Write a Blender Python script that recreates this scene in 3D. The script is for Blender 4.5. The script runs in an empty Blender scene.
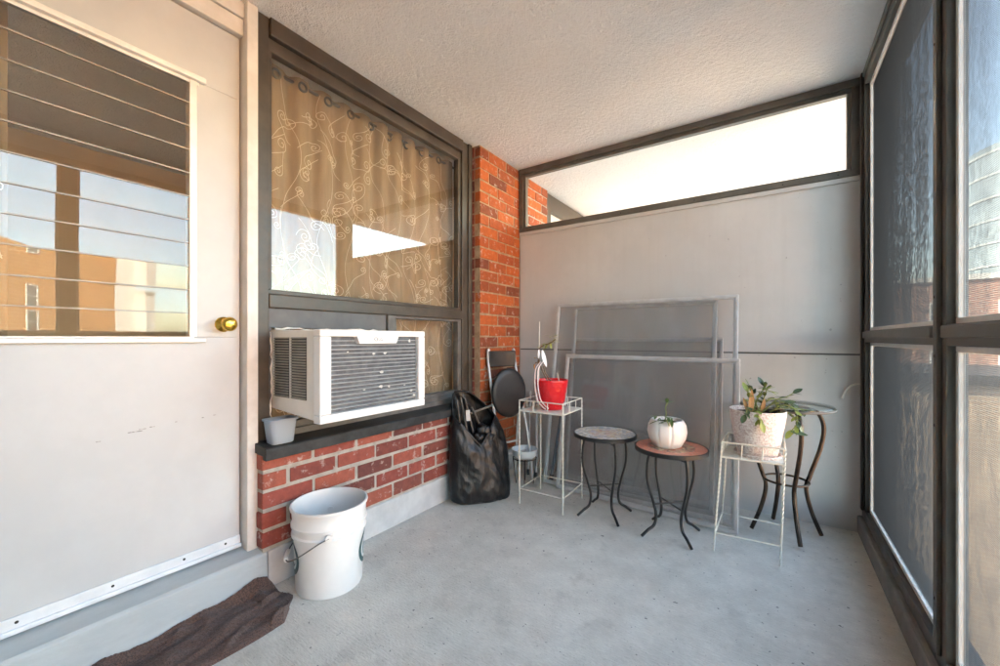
import bpy, bmesh, math, random
from mathutils import Vector, Matrix, noise
random.seed(7)
C = bpy.context.scene.collection
SC = bpy.context.scene
R = math.radians
PI = math.pi

# ------------------------------------------------------------------ camera, light, exposure
YAW = 34.005
cam_d = bpy.data.cameras.new('camera'); cam = bpy.data.objects.new('camera', cam_d); C.objects.link(cam)
cam_d.sensor_width = 36; cam_d.lens = 36 * 403.69 / 1000; cam_d.shift_y = 0.0056
cam_d.clip_start = 0.02; cam_d.clip_end = 2000
cam.location = (0, 0, 1.05); cam.rotation_euler = (R(90), 0, R(YAW))
SC.camera = cam

SUN_AZ = (-0.98, -0.2); SUN_EL = R(36)
w = bpy.data.worlds.new('World'); SC.world = w; w.use_nodes = True
nt = w.node_tree; nt.nodes.clear()
sky = nt.nodes.new('ShaderNodeTexSky'); sky.sky_type = 'NISHITA'; sky.sun_disc = False
sky.sun_elevation = SUN_EL; sky.sun_rotation = math.atan2(SUN_AZ[0], SUN_AZ[1])
sky.air_density = 1.0; sky.dust_density = 1.6; sky.ozone_density = 1.0
bg = nt.nodes.new('ShaderNodeBackground'); bg.inputs['Strength'].default_value = 0.15
wo = nt.nodes.new('ShaderNodeOutputWorld')
nt.links.new(sky.outputs[0], bg.inputs[0]); nt.links.new(bg.outputs[0], wo.inputs[0])
sl = bpy.data.lights.new('sun', 'SUN'); sl.energy = 3.6; sl.angle = R(0.5); sl.color = (1, .97, .92)
so = bpy.data.objects.new('sun', sl); C.objects.link(so)
sd = Vector((SUN_AZ[0] * math.cos(SUN_EL), SUN_AZ[1] * math.cos(SUN_EL), math.sin(SUN_EL))).normalized()
so.rotation_euler = sd.to_track_quat('Z', 'Y').to_euler(); so.location = (-20, -4, 30)
SC.view_settings.view_transform = 'Standard'; SC.view_settings.look = 'None'
SC.view_settings.gamma = 1; SC.view_settings.use_curve_mapping = False
SC.view_settings.exposure = 5.28
SC.view_settings.use_white_balance = True; SC.view_settings.white_balance_temperature = 7700; SC.view_settings.white_balance_tint = 3
SC.render.engine = 'CYCLES'
try:
    SC.cycles.max_bounces = 14; SC.cycles.diffuse_bounces = 8; SC.cycles.transparent_max_bounces = 24
    SC.cycles.glossy_bounces = 6; SC.cycles.transmission_bounces = 8
except Exception: pass

# ------------------------------------------------------------------ node helpers
def mat(name, col=(.5, .5, .5), rough=.6, metal=0., spec=.5):
    m = bpy.data.materials.new(name); m.use_nodes = True
    b = m.node_tree.nodes['Principled BSDF']
    b.inputs['Base Color'].default_value = (*col, 1); b.inputs['Roughness'].default_value = rough
    b.inputs['Metallic'].default_value = metal; b.inputs['Specular IOR Level'].default_value = spec
    return m
def N(m, t, **kw):
    n = m.node_tree.nodes.new(t)
    for k, v in kw.items():
        if k in n.inputs: n.inputs[k].default_value = v
        else: setattr(n, k, v)
    return n
def L(m, a, b): m.node_tree.links.new(a, b)
def P(m): return m.node_tree.nodes['Principled BSDF']
def coords(m, scale=(1, 1, 1), kind='Object'):
    tc = N(m, 'ShaderNodeTexCoord'); mp = N(m, 'ShaderNodeMapping'); mp.inputs['Scale'].default_value = scale
    L(m, tc.outputs[kind], mp.inputs['Vector']); return mp.outputs[0]
def noise_n(m, vec, scale, detail=5, rough=.55):
    n = N(m, 'ShaderNodeTexNoise'); n.inputs['Scale'].default_value = scale
    n.inputs['Detail'].default_value = detail; n.inputs['Roughness'].default_value = rough
    L(m, vec, n.inputs['Vector']); return n.outputs['Fac']
def ramp(m, fac, stops):
    r = N(m, 'ShaderNodeValToRGB'); e = r.color_ramp.elements
    while len(e) > 1: e.remove(e[-1])
    e[0].position = stops[0][0]; e[0].color = (*stops[0][1], 1)
    for p, c in stops[1:]:
        x = e.new(p); x.color = (*c, 1)
    L(m, fac, r.inputs[0]); return r.outputs[0]
def g(v): return (v, v, v)
def mixc(m, fac, a, b, mode='MIX'):
    x = N(m, 'ShaderNodeMix', data_type='RGBA', blend_type=mode)
    for s, v in ((0, fac), (6, a), (7, b)):
        if hasattr(v, 'is_linked') or hasattr(v, 'links'): L(m, v, x.inputs[s])
        else: x.inputs[s].default_value = v if s == 0 else (*v, 1)
    return x.outputs[2]
def math_n(m, op, a, b=0.):
    x = N(m, 'ShaderNodeMath', operation=op)
    for i, v in ((0, a), (1, b)):
        if hasattr(v, 'links'): L(m, v, x.inputs[i])
        else: x.inputs[i].default_value = v
    return x.outputs[0]
def bump(m, h, strength=.3, dist=.004, normal=None):
    b = N(m, 'ShaderNodeBump'); b.inputs['Strength'].default_value = strength; b.inputs['Distance'].default_value = dist
    L(m, h, b.inputs['Height'])
    if normal: L(m, normal, b.inputs['Normal'])
    L(m, b.outputs[0], P(m).inputs['Normal']); return b.outputs[0]
def worn(name, col, col2, scale=6, rough=.6, bscale=80, bstr=.15, metal=0., lo=.4, hi=.65, spec=.5, stretch=(1, 1, 1)):
    """paint with two tones from noise, fine bump and uneven gloss"""
    m = mat(name, col, rough, metal, spec); v = coords(m, stretch)
    n1 = noise_n(m, v, scale, 8, .62)
    L(m, ramp(m, n1, [(lo, col), (hi, col2)]), P(m).inputs['Base Color'])
    n2 = noise_n(m, v, bscale, 4); bump(m, n2, bstr, .003)
    L(m, ramp(m, n1, [(.3, g(max(0, rough - .1))), (.7, g(min(1, rough + .12)))]), P(m).inputs['Roughness'])
    return m
def glass(name, tint=(1, 1, 1), ior=1.5, rough=0., cover=0., ccol=(.5, .5, .5)):
    m = bpy.data.materials.new(name); m.use_nodes = True; t = m.node_tree; t.nodes.clear()
    tr = N(m, 'ShaderNodeBsdfTransparent'); tr.inputs[0].default_value = (*tint, 1)
    gl = N(m, 'ShaderNodeBsdfGlossy'); gl.inputs['Roughness'].default_value = rough
    fr = N(m, 'ShaderNodeFresnel'); fr.inputs['IOR'].default_value = ior
    v = coords(m); n = noise_n(m, v, 2.2, 2)
    b = N(m, 'ShaderNodeBump'); b.inputs['Strength'].default_value = .02; b.inputs['Distance'].default_value = .01
    L(m, n, b.inputs['Height']); L(m, b.outputs[0], gl.inputs['Normal'])
    gi = N(m, 'ShaderNodeNewGeometry'); front = math_n(m, 'SUBTRACT', 1., gi.outputs['Backfacing'])
    mx = N(m, 'ShaderNodeMixShader'); L(m, math_n(m, 'MULTIPLY', fr.outputs[0], front), mx.inputs[0])
    base = tr.outputs[0]
    if cover > 0:
        df = N(m, 'ShaderNodeBsdfDiffuse'); df.inputs[0].default_value = (*ccol, 1)
        m2 = N(m, 'ShaderNodeMixShader'); L(m, tr.outputs[0], m2.inputs[1]); L(m, df.outputs[0], m2.inputs[2])
        s = ramp(m, noise_n(m, coords(m, (3, 3, .6)), 2.0, 4), [(.3, g(cover * .6)), (.75, g(min(1, cover * 1.5)))])
        L(m, s, m2.inputs[0]); base = m2.outputs[0]
    L(m, base, mx.inputs[1]); L(m, gl.outputs[0], mx.inputs[2])
    o = N(m, 'ShaderNodeOutputMaterial'); L(m, mx.outputs[0], o.inputs[0]); return m

# ------------------------------------------------------------------ object helpers
WL = {}
def tag(o, label=None, cat=None, group=None, kind=None):
    if label: o['label'] = label
    if cat: o['category'] = cat
    if group: o['group'] = group
    if kind: o['kind'] = kind
    return o
def thing(name, label, cat, loc=(0, 0, 0), group=None):
    o = bpy.data.objects.new(name, None); C.objects.link(o); o.location = loc; o.empty_display_size = .05
    WL[o.name] = Vector(loc); return tag(o, label, cat, group)
def obj(name, bm, m, parent=None, loc=None, smooth=False, bevel=0, bseg=2, recalc=True, auto=None):
    """links a bmesh given in world metres as ONE object (origin at its parent's base, or at loc)"""
    if recalc: bmesh.ops.recalc_face_normals(bm, faces=bm.faces)
    org = WL[parent.name] if parent else Vector(loc) if loc else Vector((0, 0, 0))
    bmesh.ops.translate(bm, verts=bm.verts, vec=-org)
    me = bpy.data.meshes.new(name); bm.to_mesh(me); bm.free()
    ms = m if isinstance(m, (list, tuple)) else [m]
    for x in ms: me.materials.append(x)
    if smooth:
        me.polygons.foreach_set('use_smooth', [True] * len(me.polygons))
        if auto:
            me.set_sharp_from_angle(angle=R(auto))
    o = bpy.data.objects.new(name, me); C.objects.link(o)
    if parent: o.parent = parent
    else: o.location = org
    WL[o.name] = org
    if bevel:
        b = o.modifiers.new('bevel', 'BEVEL'); b.width = bevel; b.segments = bseg; b.limit_method = 'ANGLE'; b.angle_limit = R(40)
    return o
def struct(name, bm, m, **k): return tag(obj(name, bm, m, **k), kind='structure')
def B(): return bmesh.new()
def box(bm, a, b, mi=0):
    x0, y0, z0 = a; x1, y1, z1 = b
    v = [bm.verts.new(p) for p in ((x0,y0,z0),(x1,y0,z0),(x1,y1,z0),(x0,y1,z0),(x0,y0,z1),(x1,y0,z1),(x1,y1,z1),(x0,y1,z1))]
    fs = [bm.faces.new([v[i] for i in q]) for q in ((3,2,1,0),(4,5,6,7),(0,1,5,4),(1,2,6,5),(2,3,7,6),(3,0,4,7))]
    for f in fs: f.material_index = mi
    return bm
def bx(a, b): return box(B(), a, b)
def prism(bm, poly, axis, a, b):
    """extrude a 2-D polygon along axis ('x','y','z') from a to b"""
    def p(u, v, t): return {'x': (t, u, v), 'y': (u, t, v), 'z': (u, v, t)}[axis]
    v0 = [bm.verts.new(p(u, v, a)) for u, v in poly]; v1 = [bm.verts.new(p(u, v, b)) for u, v in poly]
    n = len(poly); bm.faces.new(v0[::-1]); bm.faces.new(v1)
    for i in range(n): bm.faces.new((v0[i], v0[(i+1) % n], v1[(i+1) % n], v1[i]))
    return bm
def tube(bm, pts, r, n=8, twist=0., cap=True, closed=False, flat=1.):
    pts = [Vector(p) for p in pts]; k = len(pts)
    rs = r if isinstance(r, (list, tuple)) else [r] * k
    rings = []; up = None
    for i, p in enumerate(pts):
        if closed: d = pts[(i+1) % k] - pts[i-1]
        else: d = pts[min(i+1, k-1)] - pts[max(i-1, 0)]
        d.normalize()
        if up is None:
            up = Vector((0, 0, 1)) if abs(d.z) < .9 else Vector((1, 0, 0))
        up = (up - d * up.dot(d)).normalized(); s = d.cross(up)
        ring = []
        for j in range(n):
            a = 2*PI*j/n + twist*i
            ring.append(bm.verts.new(p + rs[i]*(math.cos(a)*up + flat*math.sin(a)*s)))
        rings.append(ring)
    for i in range(k if closed else k-1):
        a, b = rings[i], rings[(i+1) % k]
        for j in range(n): bm.faces.new((a[j], a[(j+1) % n], b[(j+1) % n], b[j]))
    if cap and not closed: bm.faces.new(rings[0][::-1]); bm.faces.new(rings[-1])
    return bm
def smooth_path(ctrl, k=8):
    c = [Vector(p) for p in ctrl]; out = []
    c = [2*c[0]-c[1]] + c + [2*c[-1]-c[-2]]
    for i in range(1, len(c)-2):
        for j in range(k):
            t = j/k; p0, p1, p2, p3 = c[i-1:i+3]
            out.append(.5*((2*p1)+(p2-p0)*t+(2*p0-5*p1+4*p2-p3)*t*t+(3*p1-p0-3*p2+p3)*t**3))
    out.append(c[-2]); return out
def lathe(bm, prof, cx, cy, n=48, f=None, closed=False):
    rings = []
    for r, z in prof:
        if r < 1e-6: rings.append([bm.verts.new((cx, cy, z))]); continue
        ring = []
        for j in range(n):
            a = 2*PI*j/n; q = r * (f(a, z) if f else 1)
            ring.append(bm.verts.new((cx+q*math.cos(a), cy+q*math.sin(a), z)))
        rings.append(ring)
    for a, b in zip(rings[:-1], rings[1:]):
        for j in range(n):
            if len(a) == 1 and len(b) == 1: continue
            if len(a) == 1: bm.faces.new((a[0], b[(j+1) % n], b[j]))
            elif len(b) == 1: bm.faces.new((a[j], a[(j+1) % n], b[0]))
            else: bm.faces.new((a[j], a[(j+1) % n], b[(j+1) % n], b[j]))
    return bm
def sphere(bm, c, r, s=(1, 1, 1), u=12, v=8):
    m = Matrix.Translation(c) @ Matrix.Diagonal((*s, 1)); bmesh.ops.create_uvsphere(bm, u_segments=u, v_segments=v, radius=r, matrix=m); return bm
def leaf(bm, base, d, up, ln, wd, curl=.25):
    base = Vector(base); d = Vector(d).normalized(); up = Vector(up); up = (up - d*up.dot(d)).normalized(); s = d.cross(up)
    n = 6; mid = []; lft = []; rgt = []
    for i in range(n+1):
        t = i/n; p = base + d*ln*t - up*curl*ln*t*t
        wv = wd*math.sin(PI*min(1, t*.93+.07))**.8*.5 if i < n else 0
        mid.append(bm.verts.new(p - up*wv*.18)); lft.append(bm.verts.new(p + s*wv)); rgt.append(bm.verts.new(p - s*wv))
    for i in range(n):
        bm.faces.new((mid[i], mid[i+1], lft[i+1], lft[i])); bm.faces.new((rgt[i], rgt[i+1], mid[i+1], mid[i]))
    return bm

# ------------------------------------------------------------------ materials
def m_ceiling():
    m = mat('ceiling_stucco', (.72, .68, .61), .9); v = coords(m)
    a = noise_n(m, v, 1.3, 4); L(m, ramp(m, a, [(.35, (.77, .79, .80)), (.65, (.85, .865, .875))]), P(m).inputs['Base Color'])
    n1 = noise_n(m, v, 38, 6, .65); n2 = noise_n(m, v, 130, 3)
    bump(m, math_n(m, 'ADD', n1, math_n(m, 'MULTIPLY', n2, .5)), 1., .022); return m
def m_floor():
    m = mat('painted_concrete', (.45, .47, .47), .7); v = coords(m)
    a = noise_n(m, v, 1.7, 9, .65); b = noise_n(m, v, 9, 7, .6)
    c = ramp(m, a, [(.33, (.56, .535, .485)), (.47, (.64, .615, .56)), (.56, (.69, .665, .61)), (.68, (.75, .725, .665))])
    c = mixc(m, .35, c, ramp(m, b, [(.35, (.48, .46, .425)), (.65, (.78, .76, .71))]))
    sp = ramp(m, noise_n(m, v, 42, 2), [(.27, g(1)), (.31, g(0))])
    c = mixc(m, sp, c, (.2, .2, .19))
    sp2 = ramp(m, noise_n(m, v, 6.5, 3), [(.27, g(.35)), (.40, g(0))])
    c = mixc(m, sp2, c, (.30, .29, .27))
    fine = noise_n(m, coords(m, (14, 90, 1)), 2.6, 6, .75); c = mixc(m, .55, c, ramp(m, fine, [(.35, g(.72)), (.62, g(1.12))]), 'MULTIPLY')
    grit = ramp(m, noise_n(m, v, 95, 2), [(.25, g(.8)), (.30, g(0))]); c = mixc(m, grit, c, (.24, .23, .21))
    L(m, c, P(m).inputs['Base Color'])
    st = coords(m, (9, 60, 1)); s1 = noise_n(m, st, 2.2, 5, .7); s2 = noise_n(m, v, 120, 4)
    bump(m, math_n(m, 'ADD', s1, math_n(m, 'MULTIPLY', s2, .8)), .9, .010)
    L(m, ramp(m, b, [(.3, g(.55)), (.7, g(.85))]), P(m).inputs['Roughness']); return m
def m_brick(name, cols):
    m = mat(name, cols[0], .85); v = coords(m)
    gi = N(m, 'ShaderNodeNewGeometry')
    k = len(cols); c = ramp(m, gi.outputs['Random Per Island'], [(i/(k-1)*.96+.02, cols[i]) for i in range(k)])
    n = noise_n(m, v, 28, 8, .7); c = mixc(m, .45, c, ramp(m, n, [(.35, g(.55)), (.65, g(1.25))]), 'MULTIPLY')
    # old splashed mortar and paint on the faces
    s = ramp(m, noise_n(m, v, 17, 9, .72), [(.56, g(0)), (.68, g(.8))])
    c = mixc(m, s, c, (.50, .44, .40))
    L(m, c, P(m).inputs['Base Color']); bump(m, n, .5, .006); return m
M = {}
M['ceiling'] = m_ceiling(); M['floor'] = m_floor()
M['brick'] = m_brick('red_brick', [(.17, .042, .032), (.27, .06, .042), (.22, .05, .038), (.31, .08, .05), (.12, .036, .03)])
M['brick_pier'] = m_brick('warm_light_brick', [(.34, .07, .016), (.44, .105, .024), (.28, .055, .018), (.40, .09, .02), (.16, .04, .02), (.42, .095, .022)])  # pier's orange is warm reflected light put into the brick colour
M['mortar'] = worn('mortar', (.29, .26, .225), (.42, .38, .33), 14, .95, 90, .6)
M['step'] = worn('step_paint', (.36, .40, .42), (.46, .50, .51), 5, .7, 70, .4, stretch=(1, .4, 1))
M['skirt'] = worn('grey_base_paint', (.40, .41, .42), (.50, .51, .51), 7, .7, 60, .3)
M['door'] = worn('door_paint', (.44, .46, .475), (.49, .51, .52), 3, .45, 25, .08)
M['trim'] = worn('trim_paint', (.54, .53, .50), (.64, .63, .61), 8, .55, 40, .25)
M['bronze'] = worn('bronze_frame', (.042, .034, .026), (.070, .057, .044), 9, .42, 120, .08, spec=.5)
M['frame_low'] = worn('grey_weathered_frame', (.075, .073, .07), (.13, .127, .12), 12, .5, 120, .12)
M['sill'] = worn('black_sill', (.012, .013, .014), (.040, .041, .043), 9, .6, 60, .35)
M['filler'] = worn('dark_filler_panel', (.085, .085, .088), (.13, .13, .13), 7, .55, 50, .2)
M['panel'] = worn('grey_partition_paint', (.47, .455, .44), (.54, .525, .51), 1.6, .62, 45, .12)
def streaks(m, amt=.5):
    b = P(m).inputs['Base Color']; src = b.links[0].from_socket
    st = ramp(m, noise_n(m, coords(m, (9, 9, .55)), 2.4, 6, .6), [(.52, g(0)), (.72, g(amt))])
    c = mixc(m, st, src, (.30, .285, .265))
    sp = ramp(m, noise_n(m, coords(m), 34, 2), [(.23, g(.5)), (.26, g(0))]); L(m, mixc(m, sp, c, (.18, .17, .16)), b)
streaks(M['panel'], .09)
M['capframe'] = worn('taupe_frame', (.085, .077, .064), (.125, .115, .098), 8, .5, 80, .1)
M['seam'] = mat('dark_seam_joint', (.12, .115, .11), .8)  # dark strip in the joint between the two partition panels
M['alu'] = worn('aluminium', (.44, .44, .445), (.56, .56, .56), 14, .38, 90, .06, metal=.3)
M['alu_white'] = worn('pale_aluminium', (.68, .67, .64), (.80, .79, .76), 10, .4, 90, .06, metal=.2)
M['mesh'] = mat('screen_thread', (.30, .30, .30), .6, .0)
fm_ = bpy.data.materials.new('absorbing_slab_volume'); fm_.use_nodes = True; fm_.node_tree.nodes.clear()  # added absorbing slab, stands for the weave's opacity at grazing view
va = N(fm_, 'ShaderNodeVolumeAbsorption'); va.inputs['Color'].default_value = (.10, .10, .10, 1); va.inputs['Density'].default_value = 245
L(fm_, va.outputs[0], N(fm_, 'ShaderNodeOutputMaterial').inputs['Volume']); M['film'] = fm_
M['glass'] = glass('window_glass', (.97, .97, .96), 1.8)
M['door_glass'] = glass('door_glass', (.95, .95, .94), 1.72)
M['glass_thin'] = glass('transom_glass', (.97, .97, .95), 1.4)
M['storm'] = glass('storm_glass', (.95, .95, .952), 1.5, .05, .08, (.40, .40, .405))
M['brass'] = mat('brass', (.80, .50, .10), .22, 1.)
M['steel'] = mat('steel', (.6, .6, .6), .3, 1.)
M['white_pl'] = worn('white_plastic', (.64, .64, .63), (.70, .70, .69), 4, .38, 30, .03)
M['ac_body'] = worn('ac_cabinet', (.62, .60, .56), (.70, .68, .64), 5, .5, 60, .05)
M['ac_dark'] = worn('ac_coil_grey', (.07, .075, .085), (.14, .15, .16), 30, .6, 100, .2)
M['ac_slat'] = worn('ac_slat_grey', (.33, .34, .35), (.47, .48, .48), 22, .5, 60, .05)
M['black'] = mat('black', (.012, .012, .013), .5)
M['iron'] = worn('black_iron', (.008, .008, .009), (.02, .02, .02), 30, .45, 160, .1)
M['wire'] = worn('cream_wire', (.62, .60, .52), (.74, .72, .65), 40, .5, 160, .1)
M['bronze_leg'] = worn('dark_bronze_leg', (.035, .024, .018), (.075, .05, .035), 20, .35, 120, .1, metal=.5)
M['soil'] = worn('soil', (.03, .02, .015), (.07, .05, .035), 60, .95, 120, .8)
M['caulk'] = worn('old_caulk', (.62, .60, .55), (.78, .77, .73), 30, .8, 60, .5)

# ------------------------------------------------------------------ setting: slabs, walls
XB = -1.755; YB = 2.90; ZC = 2.455; XR = .40
struct('balcony_floor', box(B(), (-1.95, -2.2, -.2), (XR + .14, 12, 0)), M['floor'])
struct('ceiling', box(B(), (-6, -6, ZC), (XR + .16, 12, ZC + .25)), M['ceiling'])
gm = worn('street_asphalt', (.09, .10, .115), (.14, .15, .165), .05, .9, 1, .2)
gb = B(); v = [gb.verts.new(p) for p in ((-500, -500, -15), (900, -500, -15), (900, 900, -15), (-500, 900, -15))]; gb.faces.new(v)
struct('ground', gb, gm)

def bricks(bm, x, y0, y1, z0, z1, off=0, ln=.234, co=.0815, gap=.014, nrm='x'):
    """running bond on a face of constant x (facing +x), rows laid from the top down"""
    row = 0; z = z1
    while z - co > z0 - .03:
        zb = max(z - co + gap, z0); y = y0 - (ln*.5 if (row+off) % 2 else 0)
        while y < y1 - .02:
            a = max(y, y0); b = min(y + ln - gap, y1)
            if b - a > .03:
                j = random.uniform(-.0015, .002); e = lambda: random.uniform(-.003, .003)
                box(bm, (x-.05, a+e(), zb+e()), (x+j, b+e(), z+e()))
            y += ln
        z -= co; row += 1
    return bm
# lower wall under the window
lw = thing('brick_wall', 'low red brick wall under the window behind the white bucket', 'wall', (XB, 1.5, 0))
bm = B(); bricks(bm, XB, .838, 2.345, .165, .565, 0); obj('brick_face', bm, M['brick'], lw, bevel=.006)
obj('mortar_bed', bx((XB-.12, .842, .155), (XB-.004, 2.345, .575)), M['mortar'], lw)
obj('painted_base', bx((XB-.12, .86, 0), (XB+.004, 2.345, .158)), M['skirt'], lw, bevel=.006)
# pier
pr = thing('brick_pier', 'tall warm-light-tinted brick pier between the window and the grey partition', 'pier', (XB, 2.62, 0))
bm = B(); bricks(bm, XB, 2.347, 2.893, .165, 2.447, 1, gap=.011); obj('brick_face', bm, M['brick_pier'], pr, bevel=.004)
bm = B(); z = 2.447; k = 0
while z > .2:                                                        # return face towards the window
    box(bm, (-1.845, 2.3425, max(z-.0705, .165)), (XB-.0525 + random.uniform(-.002, .002), 2.40, z)); z -= .0815; k += 1
obj('brick_return', bm, M['brick'], pr, bevel=.004)
obj('mortar_bed', bx((-1.85, 2.346, .158), (XB-.004, 2.897, ZC)), worn('warm_light_mortar', (.26, .165, .10), (.38, .27, .18), 14, .95, 90, .6), pr)  # mortar colour carries the same warm light as the pier bricks
obj('painted_base', bx((-1.85, 2.3465, 0), (XB+.004, 2.897, .157)), M['skirt'], pr, bevel=.006)
# step under the door
bm = B(); prism(bm, [(XB-.2, 0), (XB+.006, 0), (XB+.001, .150), (XB-.008, .158), (-1.87, .176), (-1.96, .176)], 'y', -1.195, .858)
struct('door_step', bm, M['step'], bevel=.004)
# grey partition with transom
struct('partition_lower', bx((XB+.003, YB, 0), (XR+.03, YB+.05, .958)), M['panel'])
struct('partition_upper', bx((XB+.003, YB-.002, .968), (XR+.03, YB+.05, 1.93)), M['panel'])
struct('partition_seam', bx((XB+.003, YB+.006, .958), (XR+.03, YB+.04, .968)), M['seam'])
tw = thing('transom_window', 'long clear transom window above the grey partition', 'window', (-.68, YB, 1.93))
obj('cap_strip', bx((XB+.003, YB-.014, 1.905), (XR-.001, YB+.05, 1.932)), M['panel'], tw, bevel=.003)
fr = B()
box(fr, (XB+.003, YB-.02, 1.932), (XR-.001, YB+.05, 1.962)); box(fr, (XB+.03, YB-.01, 1.962), (XR-.04, YB+.03, 1.976))
box(fr, (XB+.003, YB-.024, 2.412), (XR-.001, YB+.05, 2.4545)); box(fr, (XB+.03, YB-.01, 2.388), (XR-.04, YB+.03, 2.412))
box(fr, (XB+.003, YB-.02, 1.962), (XB+.038, YB+.05, 2.412)); box(fr, (XR-.046, YB-.02, 1.962), (XR-.001, YB+.05, 2.412))
box(fr, (XB+.038, YB-.01, 1.976), (XB+.062, YB+.03, 2.388)); box(fr, (XR-.062, YB-.01, 1.976), (XR-.046, YB+.03, 2.388))
obj('frame', fr, M['capframe'], tw, bevel=.003)
obj('glass', bx((XB+.062, YB+.012, 1.976), (XR-.062, YB+.016, 2.388)), M['glass_thin'], tw)
bm = B()
for sx in (-.9, -.42, 0.05, .30): sphere(bm, (sx, YB-.021, 1.949), .004, (1, .4, 1))
obj('screw', bm, M['black'], tw)
# partition at the far end, behind the camera
struct('partition_behind', bx((-1.95, -1.25, 0), (XR+.1, -1.2, ZC)), M['panel'])
# house wall behind the camera and in the neighbour's balcony
hw = thing('house_wall', 'plain brick house wall beside the white door', 'wall', (-1.9, -1.2, 0))
obj('wall', bx((-2.0, -1.195, .18), (XB, -.17, ZC)), M['mortar'], hw)
nb = thing('neighbour_wall', 'sunlit brick pier of the next balcony seen through the transom', 'wall', (-1.8, 3.3, 0))
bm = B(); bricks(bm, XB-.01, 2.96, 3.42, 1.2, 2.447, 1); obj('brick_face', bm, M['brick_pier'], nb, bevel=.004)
obj('mortar_bed', bx((-1.85, 2.955, 0), (XB-.016, 3.42, ZC)), M['mortar'], nb)
bm = B(); box(bm, (-1.9, 3.43, 0), (-1.82, 12, ZC)); obj('wall', bm, M['trim'], nb)
bm = B(); box(bm, (-1.818, 3.43, 2.28), (-1.78, 5.4, 2.44)); box(bm, (-1.818, 3.43, .7), (-1.78, 3.52, 2.28)); obj('window_frame', bm, M['bronze'], nb)

struct('unseen_bounce_blocker', bx((XR+.02, 2.96, 0), (XR+.14, 12, 1.0)), M['mortar'])  # unseen block, added to cut the bounce onto the ceiling next door
# room behind the window and door
rm = worn('room_wall_paint', (.60, .45, .30), (.66, .50, .35), 2, .8, 20, .05)
room = B()
box(room, (-4.3, -2.2, -.1), (-4.2, 3.2, ZC)); box(room, (-4.2, 3.1, -.1), (-2.0, 3.2, ZC)); box(room, (-4.2, -2.2, -.1), (-2.0, -2.1, ZC))
struct('room_wall', room, rm)
struct('room_floor', bx((-4.2, -2.1, .0), (-1.97, 3.1, .1)), worn('wood_floor', (.16, .08, .04), (.22, .12, .06), 4, .4, 20, .05, stretch=(1, 8, 1)))
struct('building_mass', bx((-9, -6, -15), (-5.7, 12, 2.44)), M['mortar'])
struct('building_base', bx((-5.65, -6, -15), (XR+.1, 12, -.25)), M['mortar'])

# ------------------------------------------------------------------ picture window
WX = -1.825
win = thing('picture_window', 'large brown framed picture window with the air conditioner in its lower half', 'window', (WX, 1.55, .6))
fr = B()
box(fr, (WX-.05, .848, .60), (WX, .900, 2.4545)); box(fr, (WX-.05, 2.225, .60), (WX, 2.3405, 2.4545))
box(fr, (WX-.05, .900, 2.375), (WX+.012, 2.225, 2.4545))
box(fr, (WX-.05, .900, 1.186), (WX+.003, 2.225, 1.246))
box(fr, (WX-.05, 2.285, .60), (WX+.014, 2.325, 2.4543))
obj('frame', fr, M['bronze'], win, bevel=.004)
fr = B()
box(fr, (WX-.055, .900, 2.318), (WX-.012, 2.225, 2.375)); box(fr, (WX-.055, .900, 1.246), (WX-.012, 2.225, 1.268))
box(fr, (WX-.055, .900, 1.268), (WX-.012, .918, 2.318)); box(fr, (WX-.055, 2.196, 1.268), (WX-.012, 2.225, 2.318))
obj('upper_sash', fr, M['bronze'], win, bevel=.004)
obj('upper_glass', bx((WX-.036, .918, 1.268), (WX-.032, 2.196, 2.318)), M['glass'], win)
fr = B()
box(fr, (WX-.05, 1.555, .672), (WX+.006, 1.605, 1.186))
box(fr, (WX-.055, 1.605, 1.168), (WX-.010, 2.225, 1.186)); box(fr, (WX-.055, 1.605, .672), (WX-.008, 2.225, .690))
box(fr, (WX-.055, 1.605, .690), (WX-.010, 1.630, 1.168)); box(fr, (WX-.055, 2.190, .690), (WX-.010, 2.225, 1.168))
obj('lower_sash', fr, M['frame_low'], win, bevel=.003)
obj('lower_glass', bx((WX-.036, 1.630, .690), (WX-.032, 2.190, 1.168)), M['glass'], win)
bm = B()
box(bm, (WX-.04, .900, 1.098), (WX-.012, 1.555, 1.186)); box(bm, (WX-.04, .900, .672), (WX-.014, .918, 1.098)); box(bm, (WX-.04, 1.468, .672), (WX-.012, 1.555, 1.098))
obj('filler_panel', bm, M['filler'], win, bevel=.002)
bm = B(); box(bm, (WX-.055, .900, .606), (WX+.004, 2.225, .640)); box(bm, (WX-.055, .900, .640), (WX-.006, 2.225, .672))
obj('bottom_rail', bm, M['frame_low'], win, bevel=.004)
bm = B(); prism(bm, [(WX-.06, .57), (-1.742, .563), (-1.742, .548), (-1.716, .546), (-1.714, .592), (-1.722, .598), (WX+.01, .610), (WX-.06, .610)], 'y', .832, 2.3405)
obj('sill', bm, M['sill'], win, bevel=.003)
# caulk beads and paint chips round the air conditioner
bm = B()
pts = [(-1.800, .912+i*.0275, 1.0925+random.uniform(-.004, .005)) for i in range(21)]
tube(bm, pts, [random.uniform(.002, .006) for _ in pts], 6)
pts = [(-1.82, .905+random.uniform(-.004, .004), .70+i*.02) for i in range(20)]
tube(bm, pts, [random.uniform(.001, .0045) for _ in pts], 6)
obj('caulk_bead', bm, M['caulk'], win, smooth=True)

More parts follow.
